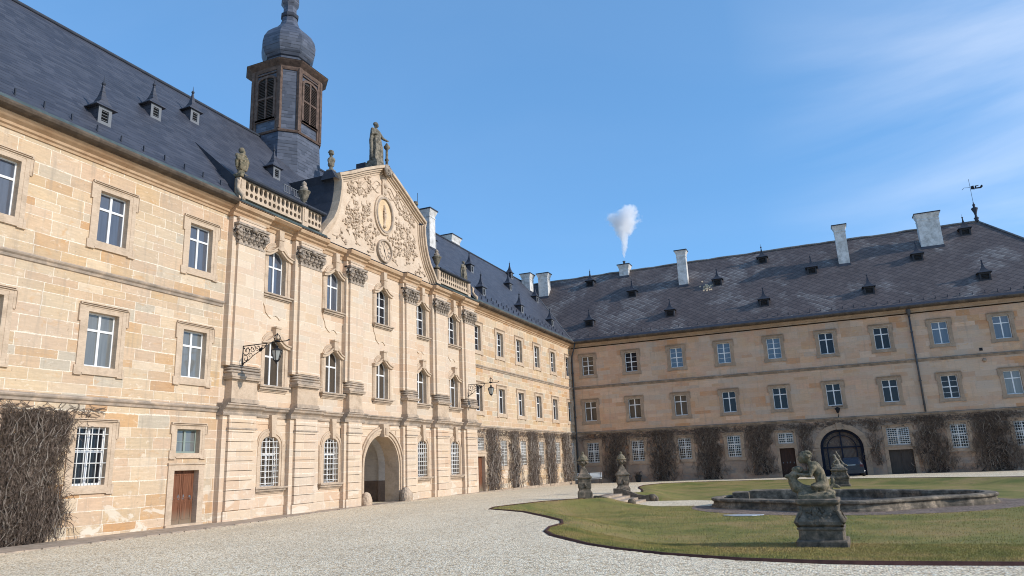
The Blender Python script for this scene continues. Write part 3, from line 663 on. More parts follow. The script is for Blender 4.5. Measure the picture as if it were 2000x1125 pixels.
# cartouche, medallion, clock
def ellring(mb,c,rx,rz,w_,d0,d1,n=32):
    i_=[(c[0]+rx*math.cos(2*math.pi*i/n),c[1]+rz*math.sin(2*math.pi*i/n)) for i in range(n)]; o_=[(c[0]+(rx+w_)*math.cos(2*math.pi*i/n),c[1]+(rz+w_)*math.sin(2*math.pi*i/n)) for i in range(n)]
    mb.ring(i_,o_,d0,d1,d0)
mc=(CEN+.03,16.82)
m=MB().mat('medallion_stone'); m.prism([(mc[0]+.80*math.cos(a),mc[1]+1.03*math.sin(a)) for a in [i*math.pi/16 for i in range(32)]],.1,.13,'d')
m.mat('course'); ellring(m,mc,.80,1.03,.12,.1,.24); m.mat('trim'); ellring(m,mc,.92,1.15,.13,.1,.20); m.mat('relief_stone')
m.tube([(.14,mc[0],mc[1]-.8),(.16,mc[0],mc[1]-.6),(.2,mc[0],mc[1]-.3),(.2,mc[0],mc[1]+.0),(.17,mc[0],mc[1]+.1),(.2,mc[0],mc[1]+.35),(.16,mc[0],mc[1]+.55),(.14,mc[0],mc[1]+.62)],[.16,.06,.07,.12,.05,.08,.05,.07],6)
for k in range(5): m.box(.1,.24,mc[0]-.13,mc[0]+.13,mc[1]-.18+k*.10,mc[1]-.15+k*.10)
m.obj('medallion',GB)
cc=(CEN+.02,14.52); RR_=.62
m=MB().mat('gable_stone'); m.prism([(cc[0]+RR_*1.12*math.cos(a),cc[1]+RR_*math.sin(a)) for a in [i*math.pi/16 for i in range(32)]],.1,.16,'d')
m.mat('sill'); ellring(m,cc,RR_*1.12,RR_,.09,.1,.26); m.mat('trim'); ellring(m,cc,RR_*1.12*.55,RR_*.55,.025,.16,.175)
CK=m.obj('clock',GB)
nm=MB().mat('capital_stone')
num=['XII','I','II','III','IIII','V','VI','VII','VIII','IX','X','XI']
for k,sx in enumerate(num):
    a=math.pi/2-k*math.pi/6; wid={'I':.042,'V':.085,'X':.085}; tot=sum(wid[c] for c in sx); x=-tot/2
    ca,sa=math.cos(a),math.sin(a); Rm_=RR_*.78
    def T(px,pz): # local: px tangential (clockwise), pz radial
        return (cc[0]+(Rm_+pz)*ca*1.12+px*sa,cc[1]+(Rm_+pz)*sa-px*ca)
    def stroke(x0,z0_,x1,z1_,t=.015):
        L=math.hypot(x1-x0,z1_-z0_); nx,nz=-(z1_-z0_)/L*t,(x1-x0)/L*t
        nm.prism([T(x0+nx,z0_+nz),T(x1+nx,z1_+nz),T(x1-nx,z1_-nz),T(x0-nx,z0_-nz)],.16,.172,'d')
    for c in sx:
        q=wid[c]; h_=.10
        if c=='I': stroke(x+q/2,-h_,x+q/2,h_)
        if c=='V': stroke(x+.012,h_,x+q/2,-h_); stroke(x+q-.012,h_,x+q/2,-h_)
        if c=='X': stroke(x+.012,h_,x+q-.012,-h_); stroke(x+q-.012,h_,x+.012,-h_)
        x+=q
nm.obj('numerals',CK)
hd=MB().mat('iron'); 
for a,L,t_ in ((R(115),.34,.028),(R(-62),.46,.020)):
    hd.prism([(cc[0]+L*math.cos(a),cc[1]+L*math.sin(a)),(cc[0]+t_*math.cos(a+1.57),cc[1]+t_*math.sin(a+1.57)),(cc[0]-.1*math.cos(a),cc[1]-.1*math.sin(a)),(cc[0]-t_*math.cos(a+1.57),cc[1]-t_*math.sin(a+1.57))],.18,.195,'d')
hd.obj('clock_hands',CK)
# carved tendrils and rosettes
rl=MB().mat('relief_stone'); rnd=random.Random(11)
def inside(u,z):
    x=abs(u-CEN)
    if z<13.95 or z>19.2: return False
    lim=np.interp(z,[13.9,14.4,14.95,15.5,16.1,16.8,17.4,17.75,20.0],[5.6,5.1,4.6,4.3,4.1,4.0,3.95,3.9,0])
    if x>lim-.30: return False
    if ((u-mc[0])/1.22)**2+((z-mc[1])/1.42)**2<1 or ((u-cc[0])/.92)**2+((z-cc[1])/.85)**2<1: return False
    return True
def rosette(u,z,r_):
    for k in range(5):
        a=k*1.256+rnd.random(); rl.ball((.13,u+r_*.62*math.cos(a),z+r_*.62*math.sin(a)),r_*.52,6,(.5,1,1))
    rl.ball((.17,u,z),r_*.35,6,(.6,1,1))
def tendril(u,z,a,L,curl):
    pts=[];n=12; uu,zz=u,z; s=L/n; rad=[]
    for i in range(n):
        if not inside(uu,zz): break
        pts.append((.11,uu,zz)); rad.append(.034*(1-i/n*.6)); a+=curl*(.5+i/n*1.4); uu+=s*math.cos(a); zz+=s*math.sin(a)
    if len(pts)>3:
        rl.tube(pts,rad,5)
        for i in range(2,len(pts)-1,2):
            sg=1 if (i//2)%2 else -1; p=pts[i]; q=pts[i+1]; aa=math.atan2(q[2]-p[2],q[1]-p[1])+sg*.9
            x1,z1=p[1]+.22*math.cos(aa),p[2]+.22*math.sin(aa)
            if inside(x1,z1): rl.tube([(.11,p[1],p[2]),(.16,(p[1]+x1)/2+.02,(p[2]+z1)/2),(.13,x1,z1)],[.03,.065,.015],5)
        if len(pts)>8 : rosette(pts[-1][1],pts[-1][2],.13)
half=[]
for k in range(150):
    z=rnd.uniform(14.1,18.6); u=rnd.uniform(.2,4.6)
    half.append((u,z,rnd.uniform(0,6.28),rnd.uniform(.9,1.9),rnd.choice((-1,1))*rnd.uniform(.15,.32)))
used=[]
for u,z,a,L,c in half:
    if any(math.hypot(u-x,z-y)<.36 for x,y in used): continue
    used.append((u,z))
    if inside(CEN+u,z): tendril(CEN+u,z,a,L,c); tendril(CEN-u,z,math.pi-a,L,-c)
for k in range(160):
    z=rnd.uniform(14.0,18.3); u=rnd.uniform(.3,4.6)
    if any(math.hypot(u-x,z-y)<.30 for x,y in used) or not inside(CEN+u,z): continue
    used.append((u,z)); q=rnd.uniform(.08,.125); rosette(CEN+u,z,q); rosette(CEN-u,z,q)
# draped ribbon near the top and the cartouche over the medallion
for sg in(-1,1):
    for o in (0,.28,.52):
        rl.tube([(.12,CEN+sg*(.5+t*2.9),18.75-o-t*1.05+.13*math.sin(t*17+o*8)) for t in [i/22 for i in range(23)]],.028,4)
rl.prism([(CEN-.22,18.0),(CEN+.22,18.0),(CEN+.28,18.7),(CEN+.16,19.3),(CEN-.16,19.3),(CEN-.28,18.7)],.1,.22,'d'); rl.ball((.22,CEN,18.7),.17); rl.ball((.2,CEN,18.2),.13)
rl.obj('relief',GB)
top=MB().mat('capital_stone')
for k in range(9): top.tube([(.45,CEN+random.uniform(-.3,.3),19.95),(.52,CEN+random.uniform(-.45,.45),19.6),(.5,CEN+random.uniform(-.35,.35),19.25)],[.10,.13,.05],5)
top.obj('keystone_carving',GB)
# ---- pierced balustrades
def balu(a,b_,posts):
    B=MB().mat('trim'); z0,z1=14.12,14.90; n=round((b_-a)/.30); p=(b_-a)/n
    def cell(u0,u1,z0,z1,rx,rz,flat=0):
        uc,zc=(u0+u1)/2,(z0+z1)/2; N_=16; el=[];rc=[]
        for i in range(N_):
            t=2*math.pi*(i+.5)/N_; c,s=math.cos(t),math.sin(t); el.append((uc+rx*c,zc+rz*s)); q=max(abs(c)/((u1-u0)/2),abs(s)/((z1-z0)/2)); rc.append((uc+c/q,zc+s/q))
        # add exact corners by snapping the nearest points
        for cu,cz in ((u0,z0),(u1,z0),(u1,z1),(u0,z1)):
            k=min(range(N_),key=lambda i:(rc[i][0]-cu)**2+(rc[i][1]-cz)**2); rc[k]=(cu,cz)
        B.ring(el,rc,.06,.20,.06)
    for i in range(n):
        cell(a+i*p,a+i*p+p,z0+.32,z1,.115,.20); cell(a+i*p,a+i*p+p,z0,z0+.32,.10,.115)
    B.box(.02,.24,a,b_,z0-.10,z0); 
    o=B.obj('balustrade',PW)
    rl_=MB().mat('metal_dark'); rl_.extr([(-.08,z1),(.36,z1),(.42,z1+.05),(.42,z1+.13),(.34,z1+.18),(-.08,z1+.20)],a-.25,b_+.2); rl_.obj('rail',o)
    for u,ww in posts:
        ps=MB().mat('trim'); ps.box(-.05,.27,u-ww,u+ww,13.65,z1+.001); ps.box(.27,.31,u-ww*.6,u+ww*.6,14.15,z1-.1); ps.obj('post',o)
balu(23.75,27.7,[(23.55,.2),(27.95,.22)]); balu(28.2,29.3,[]); balu(42.3,46.4,[(46.6,.2),(42.0,.22)])
# scroll brackets at the outer ends
for u in (23.25,47.1):
    sb=MB().mat('trim'); sb.tube([(.2,u,14.75),(.34,u,14.6),(.30,u,14.35),(.42,u,14.1),(.62,u,13.9),(.6,u,13.7)],[.07,.10,.09,.11,.12,.08],6); sb.obj('scroll_bracket',PW)
# roof ladder rack
lr=MB().mat('lead_grey')
for i in range(14): lr.box(-.62,-.60,27.3+i*.13,27.33+i*.13,15.75,16.1)
lr.box(-.63,-.59,27.25,29.1,16.1,16.13); lr.box(-.63,-.59,27.25,29.1,15.72,15.75); lr.obj('snow_rack',PW)
# ---- bell tower
TX,TY,TA,TB=-6.65,34.15,1.85,1.05
def octa(a,b): return [(a,-b),(a,b),(b,a),(-b,a),(-a,b),(-a,-b),(-b,-a),(b,-a)]
def opr(mb,lev,c=(TX,TY)):
    vs=[];fs=[]
    for a,b,z in lev: vs+=[(c[0]+x,c[1]+y,z) for x,y in octa(a,b)]
    for k in range(len(lev)-1):
        for i in range(8): j=(i+1)%8; fs.append((k*8+i,k*8+j,k*8+8+j,k*8+8+i))
    fs.append(tuple(range(8))[::-1]); n=len(lev)-1; fs.append(tuple(n*8+i for i in range(8))); mb.add(vs,fs)
t=MB().mat('slate_tower'); opr(t,[(TA+.28,TB+.15,18.0),(TA+.12,TB+.07,20.6),(TA+.04,TB+.03,22.3),(TA,TB,22.6),(TA,TB,26.95)]); TW=t.obj('bell_tower',PW)
t=MB().mat('wood_tower'); opr(t,[(TA+.10,TB+.06,22.42),(TA+.14,TB+.08,22.52),(TA+.04,TB+.02,22.62)])
for x,y in octa(TA,TB): 
    cx_,cy_=TX+x*1.01,TY+y*1.01; t.box(cx_-.10,cx_+.10,cy_-.10,cy_+.10,22.6,26.9)
for sg in(-1,1):   # post pairs beside each opening, on the four wide faces
    t.box(TX+TA,TX+TA+.06,TY+sg*TB*.86-.13,TY+sg*TB*.86+.13,22.6,26.85); t.box(TX+sg*TB*.86-.13,TX+sg*TB*.86+.13,TY-TA-.06,TY-TA,22.6,26.85)
t.obj('timber_frame',TW)
ZC=27.28
t=MB().mat('wood_tower'); opr(t,[(TA+.05,TB+.03,26.75),(TA+.09,TB+.05,26.85),(TA+.11,TB+.06,26.97),(TA+.28,TB+.15,27.10),(TA+.42,TB+.22,27.22)])
opr(t,[(TA+.42,TB+.22,27.22),(TA+.46,TB+.24,ZC)]); t.mat('metal_dark'); opr(t,[(TA+.48,TB+.25,ZC),(TA-.25,TB-.10,ZC+.30)]); t.obj('tower_cornice',TW)
def louvre(face):
    L=MB().mat('wood_tower'); w_,h_=1.25,2.85; zc=23.45
    ins=arch(w_,h_,h_-.28,10); out=arch(w_,h_,h_-.28,10,.16); L.ring(ins,out,.0,.10)
    L.box(0,.09,-.06,.06,0,h_-.02); L.box(0,.085,-w_/2,w_/2,h_*.48,h_*.48+.10); L.mat('louvre_dark'); L.prism(arch(w_,h_,h_-.28,10),.004,.012,'d'); L.mat('louvre')
    k=.06
    while k<h_-.25:
        for s0,s1 in ((-w_/2+.03,-.07),(.07,w_/2-.03)):
            L.add([(.02,s0,k+.05),(.02,s1,k+.05),(.075,s1,k),(.075,s0,k)],[(0,1,2,3)])
            L.add([(.03,s0,k+.065),(.03,s1,k+.065),(.075,s1,k+.015),(.075,s0,k+.015)],[(0,1,2,3)])
        k+=.11
    L.mat('wood_tower'); L.box(0,.08,-w_/2-.16,w_/2+.16,h_+.25,h_+.33); L.box(0,.10,-w_/2-.2,w_/2+.2,-.13,0)
    o=L.obj('louvre',TW); o.location=(TX+TA+.01,TY,zc) if face==0 else (TX,TY-TA-.01,zc)
    if face: o.rotation_euler=(0,0,-math.pi/2)
    return o
louvre(0); louvre(1)
t=MB().mat('slate_tower'); T3=(TX,TY,ZC); ph8=math.pi/8
t.lathe([(1.70,.20),(1.54,.42),(1.42,.75),(1.36,1.05)],T3,8,False,ph=ph8)
t.lathe([(1.46,.98),(1.68,1.28),(1.80,1.65),(1.83,2.05),(1.74,2.5),(1.50,2.95),(1.15,3.3),(.85,3.55),(.66,3.8),(.56,4.1),(.50,4.45)],T3,8,False,ph=ph8)
t.mat('metal_dark'); t.lathe([(.56,4.45),(.60,4.52),(.60,4.7),(.52,4.76)],T3,8,False,ph=ph8); t.lathe([(1.40,.92),(1.49,.98),(1.46,1.08)],T3,8,False,ph=ph8)
t.mat('slate_tower'); t.lathe([(.46,4.76),(.44,5.3),(.62,5.6),(.60,6.0),(.3,6.4),(.12,6.9),(.05,8.5),(.01,9.5)],T3,8,False,ph=ph8); t.obj('onion_dome',TW)
# ================================================================ RIGHT WING
_cache.clear(); 
SW=empty('side_wing',(0,YC,0),'shaded sandstone side wing with dark brown diamond-slated roof, black gate arch and climbing vines','building',rot=-math.pi/2)
ru=[1.77+4.505*i for i in range(10)]
wins=[]; GT,GM=10.2,5.6
for i,u in enumerate(ru):
    wins.append(('sixteen' if i<5 else 'cross',u,GT,['glass_brown','glass_dark','glass_blue','glass_blue','glass_blue','glass_dark','glass_dark','glass_blue','glass_blue','glass_blue'][i]))
    wins.append(('sixteen' if i==7 else 'cross',u,GM,['glass_brown','glass_brown','glass_brown','glass_dark','glass_dark','glass_dark','glass_dark','glass_dark','glass_curtain','glass_dark'][i]))
    if i in(0,1,2,3,7,8,9): wins.append(('barred',u,1.52,'glass_dark'))
wins.append(('fan_small',19.8,2.52,'glass_dark')); wins.append(('fan_wide',28.82,1.98,'glass_dark'))
GU,GW,GTOP,GS=24.3,3.5,3.56,1.95
holes=[hole_rect(k,u,z) for k,u,z,_ in wins]+[(19.12,20.48,-.8,2.18),(27.86,29.78,-.8,1.62),(GU-GW/2,GU+GW/2,-.8,GTOP)]
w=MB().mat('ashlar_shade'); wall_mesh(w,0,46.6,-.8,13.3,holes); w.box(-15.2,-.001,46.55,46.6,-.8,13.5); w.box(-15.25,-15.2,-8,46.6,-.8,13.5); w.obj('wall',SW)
for k,u,z,g in wins: window(SW,u,z,k,g,True)
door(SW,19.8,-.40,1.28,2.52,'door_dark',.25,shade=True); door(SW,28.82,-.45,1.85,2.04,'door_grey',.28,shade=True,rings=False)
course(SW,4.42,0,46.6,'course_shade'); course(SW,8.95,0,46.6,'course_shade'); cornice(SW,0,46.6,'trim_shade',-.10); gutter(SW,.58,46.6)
r=MB().mat('slate_brown')
r.quad(RP(E0,E0),RP(E0,47.2),RP(-7,39),RP(-7,-7)); r.quad((-7,-7,22.3),(-7,39,22.3),(-14.6,47.2,13.5),(-14.6,-14.6,13.5))
r.add([(E0,47.2,13.6),(-7,39,22.3),(-14.6,47.2,13.6)],[(0,1,2)]); r.obj('roof',SW)
rc=MB().mat('roof_moss'); rr_=random.Random(3); pts=[(-7,-7+i*1.0,22.34+rr_.uniform(-.04,.05)) for i in range(47)]; rc.tube(pts,.10,6); rc.tube([(-7,39,22.36),(E0,47.2,13.7)],.09,5); rc.obj('ridge_cap',SW)
rc=MB().mat('metal_dark'); rc.quad(RP(E0+.02,.6,.02),RP(E0+.02,47.1,.02),RP(.30,46.9,.02),RP(.30,.3,.02)); rc.obj('eaves_flashing',SW)
guards(SW,[1.2+i*.92 for i in range(48)],.12)
_dorm[0]=None
for u,z in ((1.94,15.3),(10.4,15.4),(19.4,15.35),(28.5,15.35),(37.55,15.4),(6.07,18.5),(15.0,18.55),(24,18.5),(33.15,18.45),(.93,20.75),(19.5,20.7),(37.66,20.75)): dormer(SW,u,z,1.02,'dormer_dark','metal_dark',.42,.56,.44)
chimney(SW,-4.7,11.5,.95,.8,23.1,18.5); chimney(SW,-4.7,27.0,1.0,.8,23.25,18.5); chimney(SW,-5.4,34.7,1.85,.9,23.35,18.9); chimney(SW,-5.6,-4.5,1.15,.9,23.05,19.5)
ch=chimney(SW,-6.9,4.75,1.05,1.0,23.05,21.2); p=MB().mat('lead_grey'); p.lathe([(.13,22.95),(.13,23.45),(.17,23.46),(.17,23.52),(.1,23.54)],(-6.9,4.75,0),10); p.obj('flue_pipe',ch)
# orange repair patch, each slate laid on the roof
op=MB().mat('medallion_stone'); rr_=random.Random(5)
for k in range(34):
    a,q=rr_.uniform(0,6.28),abs(rr_.gauss(0,.38)); u=13.75+q*1.25*math.cos(a); dd=-3.75+q*.75*math.sin(a); s=.11
    op.add([(dd+s,u,roofz(dd+s)+.02),(dd,u+s,roofz(dd)+.02),(dd-s,u,roofz(dd-s)+.02),(dd,u-s,roofz(dd)+.02)],[(0,1,2,3)])
op.obj('repair_patch',SW)
# downpipes
p=MB().mat('zinc_pipe'); p.tube([(.16,31.15,4.6),(.16,31.15,13.0)],.075,8); p.lathe([(.09,12.8),(.22,13.35),(.24,13.55)],(.2,31.15,0),8)
for z in (5.2,7.2,9.4,11.4): p.box(0,.25,31.04,31.26,z,z+.05)
p.obj('downpipe',SW)
p=MB().mat('zinc_pipe'); p.tube([(.62,.72,13.5),(.55,.62,13.1),(.15,.18,12.2),(.13,.16,11.9),(.13,.16,-.35)],.075,8)
for z in (1.2,3.4,6,8,10.5): p.box(0,.22,.04,.26,z,z+.05)
p.obj('downpipe',SW)
# gate
g=MB().mat('trim_shade'); 
def gp(r,n=20,base=-.5): return [(GU+r,base)]+[(GU+r*math.cos(math.pi*i/n),GS+r*(GTOP-GS)/(GW/2)*math.sin(math.pi*i/n)) for i in range(n+1)]+[(GU-r,base)]
open_ring(g,gp(GW/2-.02),gp(GW/2+.45),-.45,.06)
n=13
for k in range(n):
    a=math.pi*(k+.5)/n; 
    if k%2==0: g.prism([(GU+r_*math.cos(b_),GS+r_*.92*math.sin(b_)) for r_,b_ in ((1.79,a-.1),(2.22,a-.1),(2.22,a+.1),(1.79,a+.1))],.06,.085,'d')
g.box(0,.13,GU-2.35,GU-1.72,1.78,1.92); g.box(0,.13,GU+1.72,GU+2.35,1.78,1.92)
g.prism([(GU-.18,3.5),(GU+.18,3.5),(GU+.26,4.1),(GU-.26,4.1)],0,.16,'d')
for sg in(-1,1):
    g.mat('ashlar_shade').prism([(GU+sg*1.74,GTOP+.01)]+[(GU+sg*1.74*math.cos(math.pi*i/20),GS+1.74*.92*math.sin(math.pi*i/20)) for i in range(0,11)]+[(GU,GTOP+.01)],-.02,.0,'d')
G_=g.obj('gate_arch',SW)
g=MB().mat('gate_paint'); open_ring(g,gp(1.50),gp(1.74),-.48,-.32,-.48); g.box(-.46,-.34,GU-1.5,GU+1.5,GS-.02,GS+.10); g.box(-.46,-.33,GU-.06,GU+.06,-.45,3.3)
open_ring(g,gp(1.12,16,GS),gp(1.19,16,GS),-.44,-.36,-.44)
for sg in (-1,1): g.box(-.45,-.34,GU+sg*1.16-.05,GU+sg*1.16+.05,-.45,GS); g.box(-.45,-.34,min(GU+sg*.06,GU+sg*1.5),max(GU+sg*.06,GU+sg*1.5),-.45,.10)
g.mat('course_shade')
for k in range(23):
    u=GU-1.10+k*.10; g.tube([(-.40,u,.9),(-.40,u,GS-.15)],.014,4)
for sg in (-1,1):
    for k in range(7):
        a0=rr_.uniform(0,6); pts=[(-.40,GU+sg*(.25+.14*k)+.11*(1-j/12)*math.cos(a0+j*.7),GS+.25+.35*abs(math.sin(k*1.7))*.8+.11*(1-j/12)*math.sin(a0+j*.7)) for j in range(12)]; g.tube(pts,.016,4)
    for k in range(6):
        a=.2+k*.2; c_=(GU+sg*1.33*math.cos(a),GS+1.33*.92*math.sin(a)); g.tube([(-.40,c_[0]+.09*math.cos(t),c_[1]+.09*math.sin(t)) for t in [j*.785 for j in range(8)]],.016,4,True)
    for z in (.1,.45,.95,1.35): g.tube([(-.38,GU+sg*1.33+.10*math.cos(t),z+.12+.12*math.sin(t)) for t in [j*.785 for j in range(8)]],.016,4,True)
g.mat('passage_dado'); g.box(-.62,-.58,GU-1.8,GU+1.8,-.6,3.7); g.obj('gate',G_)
for u,z in ((36.0,9.45),(3.9,.1),(12.9,.1)): 
    v=MB().mat('iron'); v.box(0,.03,u-.12,u+.12,z-.12,z+.12); v.obj('wall_vent',SW)
wt=MB().mat('trim_shade'); wt.tube([(0,36.1,8.55),(.12,36.1,8.5),(.2,36.1,8.42)],[.16,.13,.09],8); wt.obj('water_spout',SW)
# weather vane
v=MB().mat('metal_dark'); v.lathe([(.20,22.3),(.14,22.5),(.24,22.62),(.12,22.75),(.09,22.95),(.14,23.2),(.29,23.58),(.28,23.64),(.09,23.76),(.13,24.0),(.05,24.1),(.03,24.3)],(-7,39,0),10)
v.tube([(-7,39,24.2),(-7,39,26.6)],.018,5); wv=v.obj('weather_vane',SW)
v=MB().mat('iron'); v.prism([(39.05,25.55),(39.35,25.5),(39.3,25.9),(39.05,25.85)],-7.02,-6.98,'d'); v.prism([(39.35,25.55),(39.88,25.52),(40.05,25.68),(40.0,25.86),(39.88,25.80),(39.80,25.66),(39.50,25.66),(39.52,25.78),(39.72,25.82),(39.72,25.87),(39.40,25.86)],-7.02,-6.98,'d'); v.tube([(-7,38.3,25.62),(-7,38.5,25.8),(-7,39.0,25.75)],.018,4); v.obj('vane_flag',wv)
# ================================================================ GROUND
OUT=[(23.6,13.35),(22.9,13.38),(21.6,13.6),(20.16,14.2),(19.1,14.9),(18.2,15.7),(17.4,16.7),(16.6,17.7),(16.05,18.7),(15.75,19.8),(15.75,20.9),(15.3,22.1),(14.2,23.7),(12.4,26.1),(11.2,27.1),(10.1,27.95),(9.75,29.1),(10.0,30.6),(10.6,32.8),(11.7,34.35),(12.4,34.9),(12.45,39.6),(13.5,40.6),(12.8,43.5),(11.8,47),(10.8,51),(10.2,55),(10.6,59),(13,61.2),(18,60.8),(22,58.9),(28,54.4),(33,49.5),(38,45),(40,38),(39,30),(36,22),(33,17),(29.5,14.2),(26,13.45)]
ON=np.array(OUT); OB=np.roll(ON,-1,0)
def odist(X,Y):
    P=np.stack([X,Y],-1)[...,None,:]; A=ON; B=OB; AB=B-A; t=np.clip(((P-A)*AB).sum(-1)/(AB**2).sum(-1),0,1); C_=A+t[...,None]*AB; d=np.sqrt(((P-C_)**2).sum(-1)).min(-1)
    ins=np.zeros(X.shape,bool)
    for (x1,y1),(x2,y2) in zip(OUT,OUT[1:]+OUT[:1]):
        c=((y1>Y)!=(y2>Y))&(X<(x2-x1)*(Y-y1)/((y2-y1) or 1e-9)+x1); ins^=c
    return d,ins
FL=-.49
def gzn(X,Y): return -.06-.0125*np.clip(Y-42,0,30)-.045*np.clip((8-X)/5,0,1)*np.clip((46-Y)/8,0,1)
def lawnz(X,Y):
    d,ins=odist(X,Y); t=np.clip(d/3.2,0,1); s=t*t*(3-2*t)
    rim=gzn(X,Y)-.005+.07*np.sin(np.clip(d/1.0,0,1)*np.pi)*0
    bump=.05*np.sin(np.clip(d/1.2,0,1)*np.pi)
    z=rim*(1-s)+FL*s+bump
    nearsteps=np.clip((2.1-np.abs(Y-37.3))/.3,0,1)*np.clip((17.5-X)/.6,0,1)
    z=z*(1-nearsteps)+(-.62)*nearsteps
    return z,ins,d
def gridmesh(name,xs,ys,zf,mat,keep=None,kind='structure',label=None,smooth=True):
    X,Y=np.meshgrid(xs,ys); Z=zf(X,Y); nx,ny=len(xs),len(ys)
    v=np.stack([X,Y,Z],-1).reshape(-1,3); 
    i=np.arange(nx-1)[None,:]+np.arange(ny-1)[:,None]*nx; f=np.stack([i,i+1,i+1+nx,i+nx],-1).reshape(-1,4)
    if keep is not None: f=f[keep(v[f].mean(1))]
    me=bpy.data.meshes.new(name); me.from_pydata(v.tolist(),[],f.tolist()); me.materials.append(M[mat]); me.polygons.foreach_set('use_smooth',[smooth]*len(f)); me.update()
    o=bpy.data.objects.new(name,me); col.objects.link(o); o['kind']=kind
    if label: o['label']=label
    return o
def gravz(X,Y):
    d,ins=odist(X,Y); z=gzn(X,Y)+.012*np.sin(X*.7+np.sin(Y*.5))*np.cos(Y*.45)
    return np.where(ins,np.maximum(z-np.clip((d-.02)*5,0,.75),-.85),z)
gridmesh('gravel_court',np.r_[np.array([-600,-60,-16]),np.arange(-2,9,.4),np.arange(9,30,.12),np.arange(30,44,.4),np.array([46,50,60,150,600])],np.r_[np.array([-600,-60,-10]),np.arange(0,12.8,.4),np.arange(12.8,32,.12),np.arange(32,72,.4),np.array([74,90,200,600])],gravz,'gravel')
gridmesh('lawn',np.r_[np.arange(9.4,30,.1),np.arange(30,40.6,.2)],np.r_[np.arange(13,36,.1),np.arange(36,61.6,.2)],lambda X,Y:lawnz(X,Y)[0],'lawn',lambda c:odist(c[:,0],c[:,1])[1])
# lawn edging: rusty steel strip that follows the outline
e=MB().mat('edging'); n=len(OUT); vs=[];fs=[]; pts=[]
for i in range(n):
    a,b_=Vector(OUT[i]),Vector(OUT[(i+1)%n]); k=max(1,int((b_-a).length/.4))
    for j in range(k): pts.append(a.lerp(b_,j/k))
N_=len(pts)
for i,p in enumerate(pts):
    t=(pts[(i+1)%N_]-pts[i-1]).normalized(); nrm=Vector((t.y,-t.x)); z=gz(p.x,p.y)
    for o_,zz in ((.05,-.1),(.045,.04),(-.015,.045),(-.10,-.03)): q=p+nrm*o_; vs.append((q.x,q.y,z+zz))
for i in range(N_):
    if 12.3<pts[i].x<13.6 and 34.8<pts[i].y<40.7: continue
    j=(i+1)%N_
    for k in range(3): fs.append((i*4+k,j*4+k,j*4+k+1,i*4+k+1))
e.add(vs,fs); o=e.obj('lawn_edging'); tag(o,'rust-brown edging strip around the whole sunken lawn','edging')
# grass blades, dense in front
def blades(n,x0,x1,y0,y1,seed,hh,ww):
    rg=np.random.default_rng(seed); X=rg.uniform(x0,x1,n); Y=rg.uniform(y0,y1,n); Z,ins,d=lawnz(X,Y)
    r2=((X-23.6)/6.3)**2+((Y-34.4)/5.9)**2
    ok=ins&(d>.02)&(r2>1)&~((np.abs(Y-37.3)<2.2)&(X<17.5))&~((X>29)&(np.abs(Y-34.6)<1.3)); X,Y,Z=X[ok],Y[ok],Z[ok]; n=len(X)
    a=rg.uniform(0,6.283,n); h=hh*rg.uniform(.5,1.3,n); w_=ww*rg.uniform(.6,1.2,n); lx=rg.normal(0,.35,n)*h; ly=rg.normal(0,.35,n)*h
    v=np.empty((n,3,3)); v[:,0]=np.stack([X-w_*np.cos(a),Y-w_*np.sin(a),Z-.01],1); v[:,1]=np.stack([X+w_*np.cos(a),Y+w_*np.sin(a),Z-.01],1); v[:,2]=np.stack([X+lx,Y+ly,Z+h],1)
    return v.reshape(-1,3)
v=np.concatenate([blades(190000,15,28,13.2,20,1,.030,.008),blades(70000,9.5,30,18,36,2,.035,.012)])
me=bpy.data.meshes.new('grass'); nf=len(v)//3; me.vertices.add(len(v)); me.vertices.foreach_set('co',v.ravel()); me.loops.add(len(v)); me.loops.foreach_set('vertex_index',np.arange(len(v),dtype=np.int32)); me.polygons.add(nf); me.polygons.foreach_set('loop_start',np.arange(nf,dtype=np.int32)*3); me.polygons.foreach_set('loop_total',np.full(nf,3,dtype=np.int32)); me.materials.append(M['grass_blade']); me.update(calc_edges=True)
o=bpy.data.objects.new('grass',me); col.objects.link(o); tag(o,'short olive grass growing on the sunken lawn','grass',kind='stuff')
# pavement along the wall
pv=[(.0,2),(2.25,2),(2.25,20),(2.1,22),(1.7,25),(1.15,28),(.9,31),(.75,34),(.62,37),(.6,47.2),(.32,49),(.30,YC),(0,YC)]
p=MB().mat('paving'); p.prism([(x,y) for x,y in pv[1:-1]]+[(-.3,YC),(-.3,2)],-.5,-.085); o=p.obj('pavement'); o['kind']='structure'
p=MB().mat('course'); rr_=random.Random(8)
for i in range(1,6):
    a,b_=Vector(pv[i]),Vector(pv[i+1]); L=(b_-a).length; k=max(1,int(L/.5)); t=(b_-a).normalized(); nn=Vector((t.y,-t.x))
    for j in range(k):
        q0=a.lerp(b_,(j+.03)/k); q1=a.lerp(b_,(j+.97)/k); ww=rr_.uniform(.10,.16)
        p.prism([(q0.x-.02,q0.y),(q0.x+nn.x*ww,q0.y+nn.y*ww),(q1.x+nn.x*ww,q1.y+nn.y*ww),(q1.x-.02,q1.y)],-.3,-.072+rr_.uniform(-.008,.015))
o=p.obj('kerb'); o['kind']='structure'
# paths in the sunken garden
p=MB().mat('cobble'); th=[i*math.pi/24 for i in range(48)]
p.prism([(23.6+6.35*math.cos(a),34.4+5.9*math.sin(a)) for a in th],-.6,FL+.012); p.prism([(29,33.3),(42,33.3),(42,35.9),(29,35.9)],-.6,FL+.016); o=p.obj('path'); o['kind']='structure'
p=MB().mat('gravel'); p.prism([(13.6,35.3),(18.6,34.6),(18.6,38),(16.5,39.1),(13.6,39.1)],-.7,FL+.02); o=p.obj('path'); o['kind']='structure'
